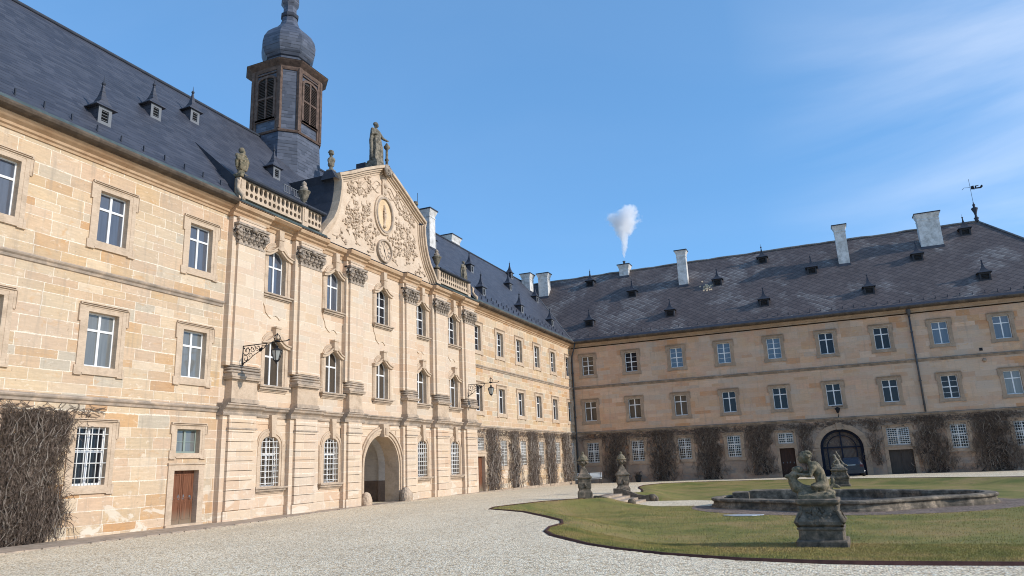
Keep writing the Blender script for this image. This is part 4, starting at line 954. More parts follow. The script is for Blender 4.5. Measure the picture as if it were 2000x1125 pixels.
# steps
S=empty('garden_steps',(13.2,37.2,-.06),'weathered stone steps with scrolled cheek walls leading down to the sunken garden','steps')
s=MB().mat('paving')
for k in range(4): s.box(-.9+k*.42,-.9+(k+1)*.42+.06,-1.8,1.85,-.7,.01-.105*k)
s.mat('cobble'); s.box(-1.3,-.9,-1.8,1.85,-.5,.005); s.obj('tread',S)
for v_,L in ((-2.05,1.5),(1.95,1.7)):
    s=MB().mat('garden_stone'); lo=-.16 if v_<0 else 0; pr=[(-.8,-.6),(-.8,.28),(-.4,.25),(0,.10),(.35,-.06),(.7,-.12),(.95,-.06),(1.15,-.10),(1.28,-.24),(1.26,-.6)]
    s.prism([(x*L/1.5,z+lo*(z>-.5)) for x,z in pr],v_-.14,v_+.14,'u'); s.tube([(1.05*L/1.5,v_-.16,-.22),(1.05*L/1.5,v_+.16,-.22)],.17,10); s.obj('cheek_wall',S)
# ---------------------------------------------------------------- basin
B=empty('fountain_basin',(23.6,34.4,FL),'large lobed stone fountain basin with weathered coping in the sunken garden','fountain')
def lob(off,n=96):
    cs=[(0,0,4.05),(-3.05,0,2.35),(3.05,0,2.35),(0,-2.35,2.25),(0,2.35,2.25)]; out=[]
    for i in range(n):
        a=2*math.pi*i/n; dx,dy=math.cos(a),math.sin(a); best=0
        for cx_,cy_,r in cs:
            r+=off; b_=dx*cx_+dy*cy_; c_=cx_*cx_+cy_*cy_-r*r; D=b_*b_-c_
            if D>0: best=max(best,b_+math.sqrt(D))
        out.append((best*dx,best*dy))
    return out
def lring(mb,lev):
    vs=[];fs=[];n=96
    for off,z in lev: vs+=[(x,y,z) for x,y in lob(off)]
    for k in range(len(lev)-1):
        for i in range(n): j=(i+1)%n; fs.append((k*n+i,k*n+j,(k+1)*n+j,(k+1)*n+i))
    mb.add(vs,fs)
b=MB().mat('basin_stone'); lring(b,[(.08,-.1),(.08,.10),(.02,.12),(0,.20),(0,.27)]); lring(b,[(-.38,.27),(-.38,-.5)]); b.obj('basin_wall',B)
b=MB().mat('basin_stone'); lring(b,[(-.0,.268),(.05,.27),(.09,.31),(.09,.36),(.05,.40),(-.36,.41),(-.42,.37),(-.42,.26)]); b.obj('coping',B)
b=MB().mat('basin_stone'); 
for i in range(52,72):
    pass
b.prism([(x*.985,y*.985) for x,y in lob(-.75)],-.4,.015); b.obj('basin_floor',B)
b=MB().mat('water'); b.prism(lob(-.39),.02,.05); b.obj('water_sheet',B)
b=MB().mat('basin_stone'); b.box(-3.9,-1.4,.6,1.9,.0,.60); b.box(-4.6,-3.9,.2,1.5,.0,.56); b.obj('inner_ledge',B)
o=MB().mat('ice'); o.prism([(.7*math.cos(a)*(1+.2*math.sin(3*a)),.35*math.sin(a)) for a in [i*.5236 for i in range(12)]],0,.02); o=o.obj('ice_patch',None,(20.0,28.9,FL+.013)); tag(o,'small pale puddle of ice on the paving before the fountain basin','ice')
# ---------------------------------------------------------------- sculpted stone
def sculpt(name,parts,mat,voxel=.02,parent=None,loc=None,rot=0,tex=.012,scale=1.0,smooth=3):
    mb=MB().mat(mat)
    for p in parts:
        if p[0]=='e':
            _,c,r=p[:3]; n=14; vs=[];fs=[]; m=9
            Rm_=Matrix.Rotation(p[3],3,'Y') if len(p)>3 else Matrix.Identity(3)
            for k in range(m+1):
                t=math.pi*k/m; 
                for i in range(n):
                    a=2*math.pi*i/n; q=Rm_@Vector((r[0]*math.sin(t)*math.cos(a),r[1]*math.sin(t)*math.sin(a),-r[2]*math.cos(t))); vs.append(tuple(q+Vector(c)))
            for k in range(m):
                for i in range(n): j=(i+1)%n; fs.append((k*n+i,k*n+j,(k+1)*n+j,(k+1)*n+i))
            mb.add(vs,fs,True)
        elif p[0]=='c':
            mb.tube(p[1],p[2],10)
            for q,r in ((p[1][0],p[2][0]),(p[1][-1],p[2][-1])): mb.ball(q,r*.98,10)
        elif p[0]=='b': mb.box(*p[1])
    me=bpy.data.meshes.new(name+'_raw'); me.from_pydata([(x*scale,y*scale,z*scale) for x,y,z in mb.v],[],mb.f); me.update()
    o=bpy.data.objects.new(name,me); col.objects.link(o)
    r=o.modifiers.new('r','REMESH'); r.mode='VOXEL'; r.voxel_size=voxel
    s=o.modifiers.new('s','SMOOTH'); s.factor=.6; s.iterations=smooth
    dg=bpy.context.evaluated_depsgraph_get(); ev=o.evaluated_get(dg); nm=bpy.data.meshes.new_from_object(ev); o.modifiers.clear(); o.data=nm; bpy.data.meshes.remove(me)
    co=np.empty(len(nm.vertices)*3); nm.vertices.foreach_get('co',co); co=co.reshape(-1,3); no=np.empty(len(nm.vertices)*3); nm.vertices.foreach_get('normal',no); no=no.reshape(-1,3)
    amp=np.array([mnoise.noise(Vector(c*11/scale))+.6*mnoise.noise(Vector(c*27/scale)) for c in co]); co+=no*(amp*tex*scale)[:,None]; nm.vertices.foreach_set('co',co.ravel())
    nm.materials.clear(); nm.materials.append(M[mat]); nm.polygons.foreach_set('use_smooth',[True]*len(nm.polygons)); nm.update()
    if parent: o.parent=parent
    if loc: o.location=loc
    o.rotation_euler=(0,0,rot)
    return o
def sq(mb,prof,c=(0,0,0),f=1.0):
    # square plan with chamfered corners
    vs=[];fs=[]
    for h,z in prof:
        k=h*.93; vs+=[(c[0]+x*f,c[1]+y,c[2]+z) for x,y in ((h,-k),(h,k),(k,h),(-k,h),(-h,k),(-h,-k),(-k,-h),(k,-h))]
    for k in range(len(prof)-1):
        for i in range(8): j=(i+1)%8; fs.append((k*8+i,k*8+j,k*8+8+j,k*8+8+i))
    fs.append(tuple(range(8))[::-1]); n=len(prof)-1; fs.append(tuple(n*8+i for i in range(8))); mb.add(vs,fs)
def garden_ped(name,loc,label,rot=0.0,seed=1):
    r_=random.Random(seed); E_=empty(name,loc,label,'pedestal','carved pedestals of the garden figures',rot)
    b=MB().mat('garden_stone'); sq(b,[(.58,-.1),(.58,.10),(.56,.13),(.50,.14),(.50,.36),(.53,.38),(.53,.41),(.46,.44)]); b.obj('plinth',E_)
    b=MB().mat('garden_stone'); sq(b,[(.46,.43),(.52,.48),(.525,.55),(.49,.63),(.43,.71),(.40,.80),(.39,.88),(.41,.92)])
    for x,y in ((-1,-1),(1,-1),(1,1),(-1,1)):
        b.tube([(x*.47,y*.47,.46),(x*.53,y*.53,.55),(x*.46,y*.46,.68),(x*.40,y*.40,.80),(x*.42,y*.42,.91)],[.05,.06,.05,.045,.06],6)
    for k in range(60):
        t=r_.random(); z=.50+t*.36; hw=.505-.11*t; u=r_.gauss(0,.14)
        b.ball((u,-hw-.005,z),r_.uniform(.025,.055),5,(1,.6,1)); b.ball((hw+.005,u,z),r_.uniform(.025,.055),5,(.6,1,1))
    b.obj('body',E_)
    b=MB().mat('garden_stone'); sq(b,[(.41,.91),(.45,.94),(.48,.97),(.49,1.0),(.49,1.05),(.46,1.07)]); b.obj('cap_slab',E_)
    return E_
garden_ped('pedestal',(22.82,19.75,FL+.02),'near bulging stone pedestal standing on the front lawn, carrying the child and fish',-.04,1)
garden_ped('pedestal',(23.65,51.6,FL+.0),'far bulging stone pedestal behind the fountain basin, before the black gate',-.04,2)
putto=[('b',(-.42,.42,-.36,.36,-.02,.09)),('e',(.05,0,.08),(.38,.3,.09)),('e',(-.22,-.1,.08),(.22,.20,.10)),('e',(.3,.05,.12),(.14,.2,.09)),
 ('c',[(.16,0,.26),(.17,0,.42),(.11,0,.60),(.03,0,.75)],[.15,.135,.135,.125]),('e',(.02,0,.72),(.11,.17,.10)),('c',[(-.01,0,.78),(-.10,0,.88)],[.06,.055]),
 ('e',(-.16,0,.98),(.13,.115,.135),.25),('e',(-.24,0,.92),(.075,.08,.085)),('e',(-.305,0,.93),(.03,.022,.028)),('e',(-.27,0,.87),(.035,.04,.02)),
 ('c',[(.0,-.16,.72),(-.08,-.23,.54),(-.28,-.15,.56)],[.068,.052,.038]),('c',[(.0,.16,.72),(-.14,.2,.60),(-.32,.10,.62)],[.068,.052,.038]),
 ('e',(-.33,-.13,.57),(.05,.045,.03)),('e',(-.36,.08,.63),(.05,.045,.03)),
 ('c',[(.14,-.11,.28),(-.02,-.22,.26),(.06,-.20,.07)],[.12,.085,.05]),('c',[(.14,.11,.28),(-.02,.22,.28),(.06,.20,.07)],[.12,.085,.05]),('e',(.0,-.22,.07),(.09,.04,.035)),
 ('c',[(-.52,-.02,.52),(-.50,-.02,.40),(-.44,0,.28),(-.30,0,.19),(-.08,0,.17),(.15,.04,.15),(.30,.05,.20),(.40,.05,.30)],[.085,.11,.14,.14,.11,.09,.06,.035]),
 ('e',(-.59,-.02,.53),(.085,.07,.055)),('e',(-.44,0,.56),(.12,.12,.09)),('e',(-.36,0,.68),(.13,.10,.08)),('e',(.46,.05,.27),(.11,.03,.045),.3),('e',(.40,.05,.38),(.045,.03,.09),.3)]
r_=random.Random(4)
for k in range(26):
    a,b_=r_.uniform(0,6.28),r_.uniform(-.1,1.3); putto.append(('e',(-.14+.125*math.cos(a)*math.cos(b_)+.03,.115*math.sin(a)*math.cos(b_),.99+.13*math.sin(b_)),(.035,.035,.03)))
for k in range(10): putto.append(('e',(r_.uniform(-.4,.35),r_.uniform(-.3,.3),.10),(.08,.08,.05)))
for sg in(-1,1): putto.append(('e',(-.24,sg*.06,.96),(.02,.025,.02)))
putto=[(q[0],q[1],tuple(r*1.10 for r in q[2]),*q[3:]) if q[0]=='e' and q[1][2]>.2 else ((q[0],q[1],[r*1.12 for r in q[2]]) if q[0]=='c' else q) for q in putto]
o=sculpt('child_statue',putto,'mossy_stone',.013,None,(22.80,19.75,FL+1.09),0,.007); tag(o,'weathered stone child stooping over a fish, on the near lawn pedestal','statue')
p2=[('b',(-.4,.4,-.34,.34,-.02,.10)),('e',(-.02,0,.14),(.36,.28,.15)),('c',[(0,0,.25),(-.04,0,.45),(-.10,0,.62)],[.17,.15,.13]),('e',(-.16,0,.80),(.115,.11,.13)),
 ('c',[(-.1,-.15,.6),(-.25,-.2,.42),(-.34,-.1,.30)],[.065,.05,.04]),('c',[(-.06,.14,.6),(.16,.16,.5),(.28,.1,.4)],[.065,.05,.04]),
 ('c',[(0,-.1,.2),(-.28,-.16,.26),(-.30,-.14,.05)],[.11,.08,.05]),('c',[(0,.1,.2),(.25,.2,.22),(.30,.2,.05)],[.11,.08,.05]),
 ('c',[(-.35,.1,.15),(-.05,.12,.2),(.30,.1,.30),(.12,.05,.72),(.0,.0,.98)],[.10,.14,.12,.07,.04]),('e',(-.02,0,1.05),(.05,.06,.08)),('e',(.44,.02,.22),(.12,.08,.06),.5)]
o=sculpt('child_statue',p2,'statue_stone',.018,None,(23.65,51.6,FL+1.07),0,.010); tag(o,'small stone figure group with a raised tail on the far pedestal before the gate','statue')
# gate piers of the steps with their lidded vases
_gv=[None]
def step_pier(loc,label,vlabel,rot):
    E_=empty('pedestal',loc,label,'pedestal','pedestals flanking the garden steps',rot)
    b=MB().mat('garden_stone'); sq(b,[(.36,-.3),(.355,.26),(.335,.32),(.29,.38),(.28,.44),(.315,.52),(.325,.70),(.30,.80),(.31,.86),(.31,.93)]); b.obj('shaft',E_)
    b=MB().mat('garden_stone'); sq(b,[(.31,.93),(.37,.97),(.37,1.02),(.29,1.10),(.20,1.22),(.15,1.34),(.14,1.40)])
    b.tube([(.0,-.32,.5),(.05,-.33,.62),(-.03,-.32,.74)],[.03,.06,.03],5); b.obj('cap',E_)
    V=empty('vase',(loc[0],loc[1],loc[2]+1.40),vlabel,'vase','lidded vases above the garden steps',rot)
    b=MB().mat('garden_stone'); fl=lambda a,z:1+.06*math.cos(8*a)
    b.lathe([(.15,-.02),(.16,.03),(.10,.07),(.08,.13),(.13,.20),(.24,.28),(.27,.38),(.24,.45)],(0,0,0),16)
    for k in range(6): a=k*1.047; b.tube([(.23*math.cos(a),.23*math.sin(a),.44),(.31*math.cos(a+.3),.31*math.sin(a+.3),.36),(.27*math.cos(a+.6),.27*math.sin(a+.6),.28)],[.05,.07,.03],5)
    b.obj('bowl',V); V.scale=(.82,.82,.84)
    b=MB().mat('mossy_stone'); b.lathe([(.24,.44),(.33,.49),(.33,.53),(.26,.57),(.25,.66),(.19,.74),(.12,.80),(.06,.84),(.085,.89),(.07,.95),(.01,1.0)],(0,0,0),24,True,mod=lambda a,z:fl(a,z) if .5<z<.82 else 1); b.obj('lid',V)
step_pier((12.0,34.95,-.06),'stone pedestal at the near left side of the garden steps','mossy lidded vase on the left step pedestal, before the white bench',.35)
step_pier((12.62,39.9,-.08),'stone pedestal at the far right side of the garden steps, beside the far lawn','lidded vase on the right step pedestal, before the ivy',.35)
# ================================================================ roof sculpture
def robed(scale,seed,mat,loc,name,label,rot=0.0,arm=False,herm=False,group=None):
    r_=random.Random(seed); P_=[]
    if herm:   # half figure rising out of a round socle
        P_+= [('c',[(0,0,.05),(0,0,.12),(0,0,.30),(0,0,.55)],[.17,.12,.15,.20]),('e',(0,0,.68),(.17,.25,.20))]
        P_+= [('c',[(.0,-.24,.78),(.08,-.27,.60),(.17,-.06,.58)],[.08,.07,.05]),('c',[(.0,.24,.78),(.08,.27,.60),(.17,.06,.62)],[.08,.07,.05]),('c',[(.02,-.26,.55),(.02,-.24,.30),(0,-.22,.22)],[.07,.06,.03]),('c',[(.02,.26,.60),(.02,.26,.34),(0,.24,.26)],[.07,.05,.03])]
        P_+= [('e',(.02,0,.80),(.16,.22,.09)),('e',(.01,0,1.02),(.105,.10,.135)),('e',(.10,0,.93),(.06,.07,.09)),('e',(-.02,0,1.06),(.12,.12,.11)),('e',(.115,0,1.02),(.025,.02,.03)),('c',[(0,0,.84),(0,0,.95)],[.08,.07]),('b',(-.2,.2,-.2,.2,-.1,.05))]
        for k in range(9): u=-.22+k*.055; P_.append(('c',[(.14,u,.70),(.16,u*.9,.45),(.13,u*.75,.22)],[.02,.03,.02]))
    else:
        P_+= [('b',(-.22,.22,-.22,.22,-.06,.04)),('c',[(0,0,.06),(.01,0,.35),(.02,0,.75),(.01,0,1.0)],[.20,.18,.165,.15]),('e',(.01,0,1.14),(.13,.19,.20)),('e',(0,0,1.26),(.10,.18,.08))]
        P_+= [('c',[(0,0,1.30),(.01,0,1.40)],[.065,.055]),('e',(.02,0,1.49),(.085,.08,.11)),('e',(.09,0,1.44),(.045,.05,.075)),('e',(.105,0,1.50),(.02,.018,.02)),('e',(-.01,0,1.53),(.095,.095,.085))]
        if arm: P_+= [('c',[(0,.17,1.26),(.10,.28,1.02),(.14,.50,1.0),(.14,.56,1.02)],[.07,.06,.04,.03])]
        else: P_+= [('c',[(0,.18,1.26),(.08,.24,1.0),(.15,.05,1.0)],[.07,.06,.04])]
        P_+= [('c',[(0,-.18,1.26),(.06,-.26,1.02),(.15,-.10,1.08)],[.07,.065,.04]),('c',[(.0,-.2,1.22),(-.02,-.24,.8),(0,-.22,.3),(.02,-.2,.06)],[.06,.07,.07,.05])]
        P_+= [('c',[(.12,.12,1.1),(.17,.0,.9),(.18,-.14,.72)],[.04,.05,.03]),('c',[(.14,.08,.55),(.20,.06,.40),(.12,.08,.08)],[.07,.07,.05])]
        for k in range(12): u=-.19+k*.035; P_.append(('c',[(.12,u*.8,.95),(.17+r_.uniform(-.01,.02),u,.5),(.17,u*1.15,.06)],[.014,.026,.022]))
        for k in range(6): a=2.3+k*.4; P_.append(('c',[(.12*math.cos(a),.15*math.sin(a),1.2),(.19*math.cos(a),.2*math.sin(a),.5),(.2*math.cos(a),.21*math.sin(a),.05)],[.02,.03,.03]))
    o=sculpt(name,P_,mat,.017*scale,None,loc,rot,.006,scale,2); tag(o,label,'statue',group); return o
robed(1.20,1,'mossy_stone',(.12,23.55,15.05),'figure_statue','mossy hooded half-length figure on the left corner of the near balustrade',0.0,herm=True)
robed(.98,2,'statue_stone',(.12,46.0,14.95),'figure_statue','stone robed figure at the right end of the far balustrade',-.2)
robed(1.70,3,'statue_stone',(-.45,CEN-.05,20.40),'figure_statue','tall robed bearded statue standing on the peak of the gable',-.1,arm=True)
b=MB().mat('statue_stone'); b.box(-.42,.42,-.48,.48,-.5,-.12); b.box(-.36,.36,-.42,.42,-.12,0); b.mat('metal_dark'); b.box(-1.1,-.43,-.50,.25,-.5,-.05); o=b.obj('pedestal',None,(-.45,CEN-.05,20.36)); tag(o,'dark stepped block under the tall statue at the gable peak','pedestal')
b=MB().mat('statue_stone'); b.lathe([(.17,-.25),(.17,0),(.12,.06),(.10,.12),(.085,.75),(.13,.80),(.13,.86),(.085,.92),(.08,1.5),(.12,1.58),(.20,1.66),(.20,1.76),(.12,1.84),(.08,1.95),(.02,2.02)],(0,0,0),12); o=b.obj('torch_column',None,(-.25,CEN+.92,20.05)); tag(o,'slender stone column under the hand of the tall gable statue','column')
def bust(loc,label,rot=0):
    P_=[('b',(-.16,.16,-.16,.16,-.1,.06)),('c',[(0,0,.06),(0,0,.18),(0,0,.34)],[.13,.07,.16]),('e',(0,0,.52),(.15,.20,.18)),('e',(.08,.0,.55),(.11,.15,.13)),('c',[(0,0,.64),(0,0,.78)],[.10,.06]),('e',(0,0,.90),(.125,.12,.13)),('e',(.10,0,.87),(.05,.06,.07)),('e',(0,.15,.5),(.06,.06,.14)),('e',(0,-.15,.46),(.06,.06,.14))]
    r_=random.Random(5)
    for k in range(20): a=r_.uniform(0,6.28); q=r_.uniform(0,1.3); P_.append(('e',(.11*math.cos(a)*math.cos(q)-.02,.11*math.sin(a)*math.cos(q),.93+.11*math.sin(q)),(.04,.04,.035)))
    o=sculpt('bust',P_,'statue_stone',.018,None,loc,rot,.008,1.22,2); tag(o,label,'bust'); return o
for sg,l1,l2 in ((-1,'curly-headed stone bust above the left shoulder of the gable','dark roof block under the left gable bust'),(1,'curly-headed stone bust just showing above the right slope of the gable','dark roof block under the right gable bust')):
    x0=CEN-.05+sg*4.62; bust((-.30,x0,18.02),l1); b=MB().mat('metal_dark'); b.add([(-.3-.42,-.38,-.55),(.32,-.38,-.55),(.32,.38,-.55),(-.72,.38,-.55),(-.55,-.26,0),(-.05,-.26,0),(-.05,.26,0),(-.55,.26,0)],[(0,1,5,4),(1,2,6,5),(2,3,7,6),(3,0,4,7),(4,5,6,7)]); o=b.obj('bust_block',None,(0,x0,17.98)); tag(o,l2,'pedestal')
def roof_urn(loc,label):
    b=MB().mat('statue_stone'); fl=lambda a,z:(1+.10*abs(math.cos(4*a))) if .25<z<.72 else 1
    b.lathe([(.21,-.02),(.21,.05),(.15,.09),(.09,.16),(.08,.24),(.15,.34),(.22,.55),(.29,.72),(.33,.75),(.33,.80),(.26,.84),(.21,.90)],(0,0,0),24,True,mod=fl)
    E_=b.obj('urn',None,loc); tag(E_,label,'urn','stone urns on the roof balustrades')
    c=MB().mat('capital_stone'); c.lathe([(.24,.86),(.18,.95),(.20,1.0),(.12,1.06),(.10,1.12),(.14,1.18),(.12,1.27),(.06,1.33),(.01,1.38)],(0,0,0),12)
    for k in range(6): a=k*1.047; c.ball((.15*math.cos(a),.15*math.sin(a),1.0),.06,5)
    c.obj('lid',E_)
roof_urn((.12,27.95,15.0),'fluted stone urn on the near balustrade, left of the gable'); roof_urn((.12,41.95,15.0),'fluted stone urn on the far balustrade, right of the gable')
# ================================================================ lanterns
def wall_lantern(loc,label,L=2.3):
    E_=empty('wall_lantern',loc,label,'lantern'); 
    b=MB().mat('iron'); b.box(.0,.05,-.03,.03,-.10,.82)
    b.tube([(.03,0,.80),(L*.4,0,.80),(L,0,.80),(L+.15,0,.84)],[.024,.022,.02,.035],6); b.tube([(.03,0,-.05),(.02,0,.86)],.03,6)
    def spiral(cx_,cz,r,a0,turn,tk=.014,n=16,sg=1):
        b.tube([(cx_+r*(1-i/(n*1.15))*math.cos(a0+sg*turn*i/n),0,cz+r*(1-i/(n*1.15))*math.sin(a0+sg*turn*i/n)) for i in range(n)],tk,5)
    spiral(.26,.58,.20,-2.6,8,.016); spiral(.58,.62,.17,1.2,8,.014,sg=-1); spiral(.85,.66,.13,-2.0,7,.013); spiral(.20,.24,.16,2.2,7,.014,sg=-1); spiral(.45,.36,.13,-1.0,7,.013)
    b.tube([(.05,0,.05),(.35,0,.14),(.62,0,.34),(.98,0,.50),(1.2,0,.60),(1.36,0,.80)],.017,5); b.tube([(1.05,0,.50),(1.0,0,.58),(1.1,0,.62)],.05,5); b.ball((1.0,0,.54),.07,6)
    for k in range(9): x=.12+k*.1; b.ball((x,0,.70-.08*(k%2)),.035,5,(1,.5,1))
    for k in range(4): b.ball((.10+.08*k,0,.02+.05*k),.04,5,(1,.5,1))
    b.obj('bracket',E_)
    b=MB().mat('iron'); X=L*.79
    # crown above the arm
    for k in range(6):
        a=k*1.047; b.tube([(X+.10*math.cos(a),.10*math.sin(a),.84),(X+.15*math.cos(a),.15*math.sin(a),.98),(X+.09*math.cos(a),.09*math.sin(a),1.09),(X,0,1.13)],.014,4)
    b.ball((X,0,1.15),.035,6); b.lathe([(.11,.82),(.12,.84),(.11,.86)],(X,0,0),10); b.tube([(X,0,.80),(X,0,.62)],.012,4); b.obj('crown',E_)
    lb=MB().mat('iron'); z1=.42
    lb.lathe([(.05,.64),(.07,.60),(.05,.56),(.12,.50),(.23,z1+.03),(.25,z1)],(X,0,0),6,False); lb.lathe([(.13,.02),(.10,-.03),(.04,-.07),(.03,-.12),(.01,-.15)],(X,0,0),6,False)
    for k in range(6): a=k*1.047; lb.tube([(X+.235*math.cos(a),.235*math.sin(a),z1),(X+.125*math.cos(a),.125*math.sin(a),.02)],.013,4)
    la=lb.obj('lantern_cage',E_); g=MB().mat('lamp_glass'); g.lathe([(.105,.02),(.215,z1)],(X,0,0),6,False); g.obj('lamp_glass',la)
    return E_
wall_lantern((.34,23.95,6.38),'black wrought iron bracket lantern on the left corner pilaster, in front of an arched window',2.4)
wall_lantern((.34,45.75,6.50),'black wrought iron bracket lantern at the right end of the centre block',2.3)
E_=empty('wall_lantern',(24.4,YC-.05,4.5),'small lantern on a bracket above the black gate arch','lantern')
b=MB().mat('iron'); b.tube([(0,0,.0),(0,-.15,.3),(0,-.25,.62),(0,-.15,.75)],.03,5); b.tube([(-.45,0,1.0),(-.3,-.25,1.02),(0,-.3,1.0),(.45,0,1.0)],.02,4); b.obj('bracket',E_)
b=MB().mat('iron'); b.lathe([(.02,.95),(.22,.82),(.22,.79),(.10,.45),(.03,.40)],(0,-.28,0),6,False); b.obj('lantern_cage',E_)
# guard stones
def guard_stone(loc,label,s,lump,mat='trim'):
    P_=[('e',(0,0,.1*s),(.32*s,.30*s,.55*s))]+([('e',(.1,.1,.2),(.3,.32,.34))] if lump else [])
    o=sculpt('guard_stone',P_,mat,.03,None,loc,0,.03,1,1); tag(o,label,'guard stone','guard stones at the portal')
guard_stone((.35,CEN-1.95,-.05),'smooth pale guard stone at the left foot of the portal',1.0,False)
guard_stone((.45,CEN+1.85,-.05),'rough lumpy guard stone at the right foot of the portal',1.15,True,'sill')
# ================================================================ vines
def vine(u0,u1,z0,z1,right,label,n,seed,group,thick=.22,core=.7,tw=.013,foot=.35,big=6):
    r_=random.Random(seed); W=u1-u0; H=z1-z0
    def edge(z,side):
        t=(z-z0)/H; k=mnoise.noise(Vector((z*1.1+seed*3.1,side*7.7,seed)))*.62+mnoise.noise(Vector((z*3.6+seed,side*3.3,2.0)))*.20
        return (u0 if side<0 else u1)+side*(k+foot*(1-t)**3-.06)
    def W3(d,u,z): return (d,u,z) if not right else (u,YC-d,z)
    vs=[];fs=[];canes=[]
    def ribbon(pts,r):
        base=len(vs); m=len(pts)
        for k,p in enumerate(pts):
            rr=r*(1-.6*k/m)
            for i in range(3): a=i*2.094; vs.append(W3(p[0]+rr*math.cos(a),p[1]+rr*math.sin(a),p[2]+ (rr*.3 if i==0 else 0)))
        for k in range(m-1):
            for i in range(3): j=(i+1)%3; fs.append((base+k*3+i,base+k*3+j,base+k*3+3+j,base+k*3+3+i))
    for q in range(n):
        t=r_.random()**.85; z=z0+H*t; ul,uh=edge(z,-1),edge(z,1); mid=(ul+uh)/2; hw=(uh-ul)/2
        x=r_.gauss(0,.52) if r_.random()<.55 else r_.uniform(-1.15,1.15)
        u=mid+hw*max(-1.35,min(1.35,x))
        dens=mnoise.noise(Vector((u*1.3,z*.8,seed*1.7)))
        if dens<-.15 and r_.random()<.65: continue
        d=.03+thick*r_.random()**1.4*(1.0-.6*t); a=r_.gauss(math.pi/2,.8) if r_.random()<.72 else r_.uniform(0,6.28); L=r_.uniform(.25,1.0); m=6; pts=[]
        for k in range(m):
            pts.append((max(.02,d+r_.uniform(-.03,.03)),u,max(z,z0-.05))); a+=r_.gauss(0,.5); u+=L/m*math.cos(a)*.9; z+=L/m*math.sin(a)
            if z>z1+.25: break
        if len(pts)>1: ribbon(pts,tw*r_.uniform(.45,1.35))
    for q in range(int(W*4)+2):   # the old stems
        u=r_.uniform(u0+.1,u1-.1); z=z0-.05; pts=[]
        while z<z1-r_.random()*H*.5: pts.append((.05+.10*r_.random(),u,z)); u+=r_.gauss(0,.13); z+=.3; u=min(max(u,u0),u1)
        if len(pts)>2: ribbon(pts,tw*2.4)
    for q in range(int(W*H*big)):   # thicker loose canes in front
        z=z0+H*r_.random()*.85; u=r_.uniform(edge(z,-1)+.1,edge(z,1)-.1); a=r_.gauss(1.4,.7); pts=[]; dd=thick*r_.uniform(.5,1.0)*(1-.4*(z-z0)/H)
        for k in range(8): pts.append((dd+r_.uniform(-.02,.03),u,z)); a+=r_.gauss(0,.38); u+=.14*math.cos(a); z+=.14*math.sin(a)
        canes.append(pts)
    for q in range(int(W*16)):     # fine shoots creeping on over the bare stone
        e=r_.random(); z=z1-.3 if e<.4 else z0+H*r_.random(); sd=r_.choice((-1,1)); u=r_.uniform(u0-.1,u1+.1) if e<.4 else edge(z,sd)-sd*.1
        a=math.pi/2+r_.gauss(0,.6)-(0 if e<.4 else sd*.7); pts=[]
        for k in range(7): pts.append((.03,u,z)); a+=r_.gauss(0,.5); u+=.11*math.cos(a); z+=.11*math.sin(a)
        ribbon(pts,.008)
    mb=MB().mat('ivy_twig'); mb.add(vs,fs)
    root=mb.obj('climbing_vine'); tag(root,label,'vine',group)
    vs=[];fs=[]
    for pts in canes: ribbon(pts,tw*1.7)
    if fs: k=MB().mat('ivy_cane'); k.add(vs,fs); k.obj('canes',root)
    if core:
        c=MB().mat('ivy_core'); nu,nz=max(10,int(W/.07)),int(H/.08); vv=[];ff=[];hid=set()
        for k in range(nz+1):
            z=z0+(H-.12)*k/nz; ul,uh=edge(z,-1)+.04,edge(z,1)-.04
            for i in range(nu+1):
                t=i/nu; u=ul+(uh-ul)*t; e=min(t,1-t)*2; tz=k/nz
                no=mnoise.noise(Vector((u*2.6,z*1.5,seed)))*.9+mnoise.noise(Vector((u*7,z*4.5,seed)))*.7+.5*mnoise.noise(Vector((u*17,z*12,seed)))
                f=core+no-1.25*(1-min(1,e*1.5))-.9*max(0,tz-.66)/.34
                if f<.25: hid.add(len(vv))
                vv.append(W3(.012+thick*.5*max(0,f)*(.7+.4*no),u,z))
        for k in range(nz):
            for i in range(nu):
                a=k*(nu+1)+i; q=(a,a+1,a+nu+2,a+nu+1)
                if not any(x in hid for x in q): ff.append(q)
        c.add(vv,ff,False); o=c.obj('inner_growth',root)
    return root
vine(14.45,16.22,-.1,3.85,False,'broad dense bare brown vine at the far left, beside the barred window',9000,3,'vines on the palace wing',thick=.28,core=.95,foot=.5,big=22)
lab=['bare vine column on the sunlit wall just right of the small brown door','bare vine column between the first and second barred windows right of the brown door','bare vine column between the second and third barred windows right of the brown door','bare vine column between the third and fourth windows right of the brown door','last bare vine column on the sunlit wall, next to the corner']
for k,(a,b_) in enumerate(((49.35,51.3),(53.5,55.3),(57.5,59.5),(61.65,63.7),(65.9,68.2))): vine(a,b_,-.2,4.2,False,lab[k],1700,10+k,'vines on the palace wing',tw=.017,core=.62,foot=.6,thick=.34,big=9)
lab=['dark vine between the first two barred windows of the shaded wing, left of the vases','dark vine between the second and third barred windows of the shaded wing','dark vine between the third and fourth barred windows of the shaded wing','dark vine left of the dark brown door of the shaded wing','thin dark vine between the dark brown door and the black gate','thin dark vine between the black gate and the wide grey door','spreading dark vine between the grey door and the next barred window','wide dark vine at the right end, between the last two barred windows']
for k,(a,b_,n,z0) in enumerate(((3.05,5.05,2000,-.35),(7.4,9.75,2600,-.35),(11.95,14.1,2600,-.35),(16.5,18.5,1900,-.1),(20.85,22.0,700,.2),(26.6,27.4,420,.4),(30.2,32.4,2000,-.35),(34.4,37.0,3000,-.35))):
    vine(a,b_,z0,4.15 if k not in(4,5) else 3.9,True,lab[k],n,30+k,'vines on the shaded wing',tw=.015,core=(.66 if k not in (4,5) else 0),foot=.7 if k>5 else .35,thick=.17)
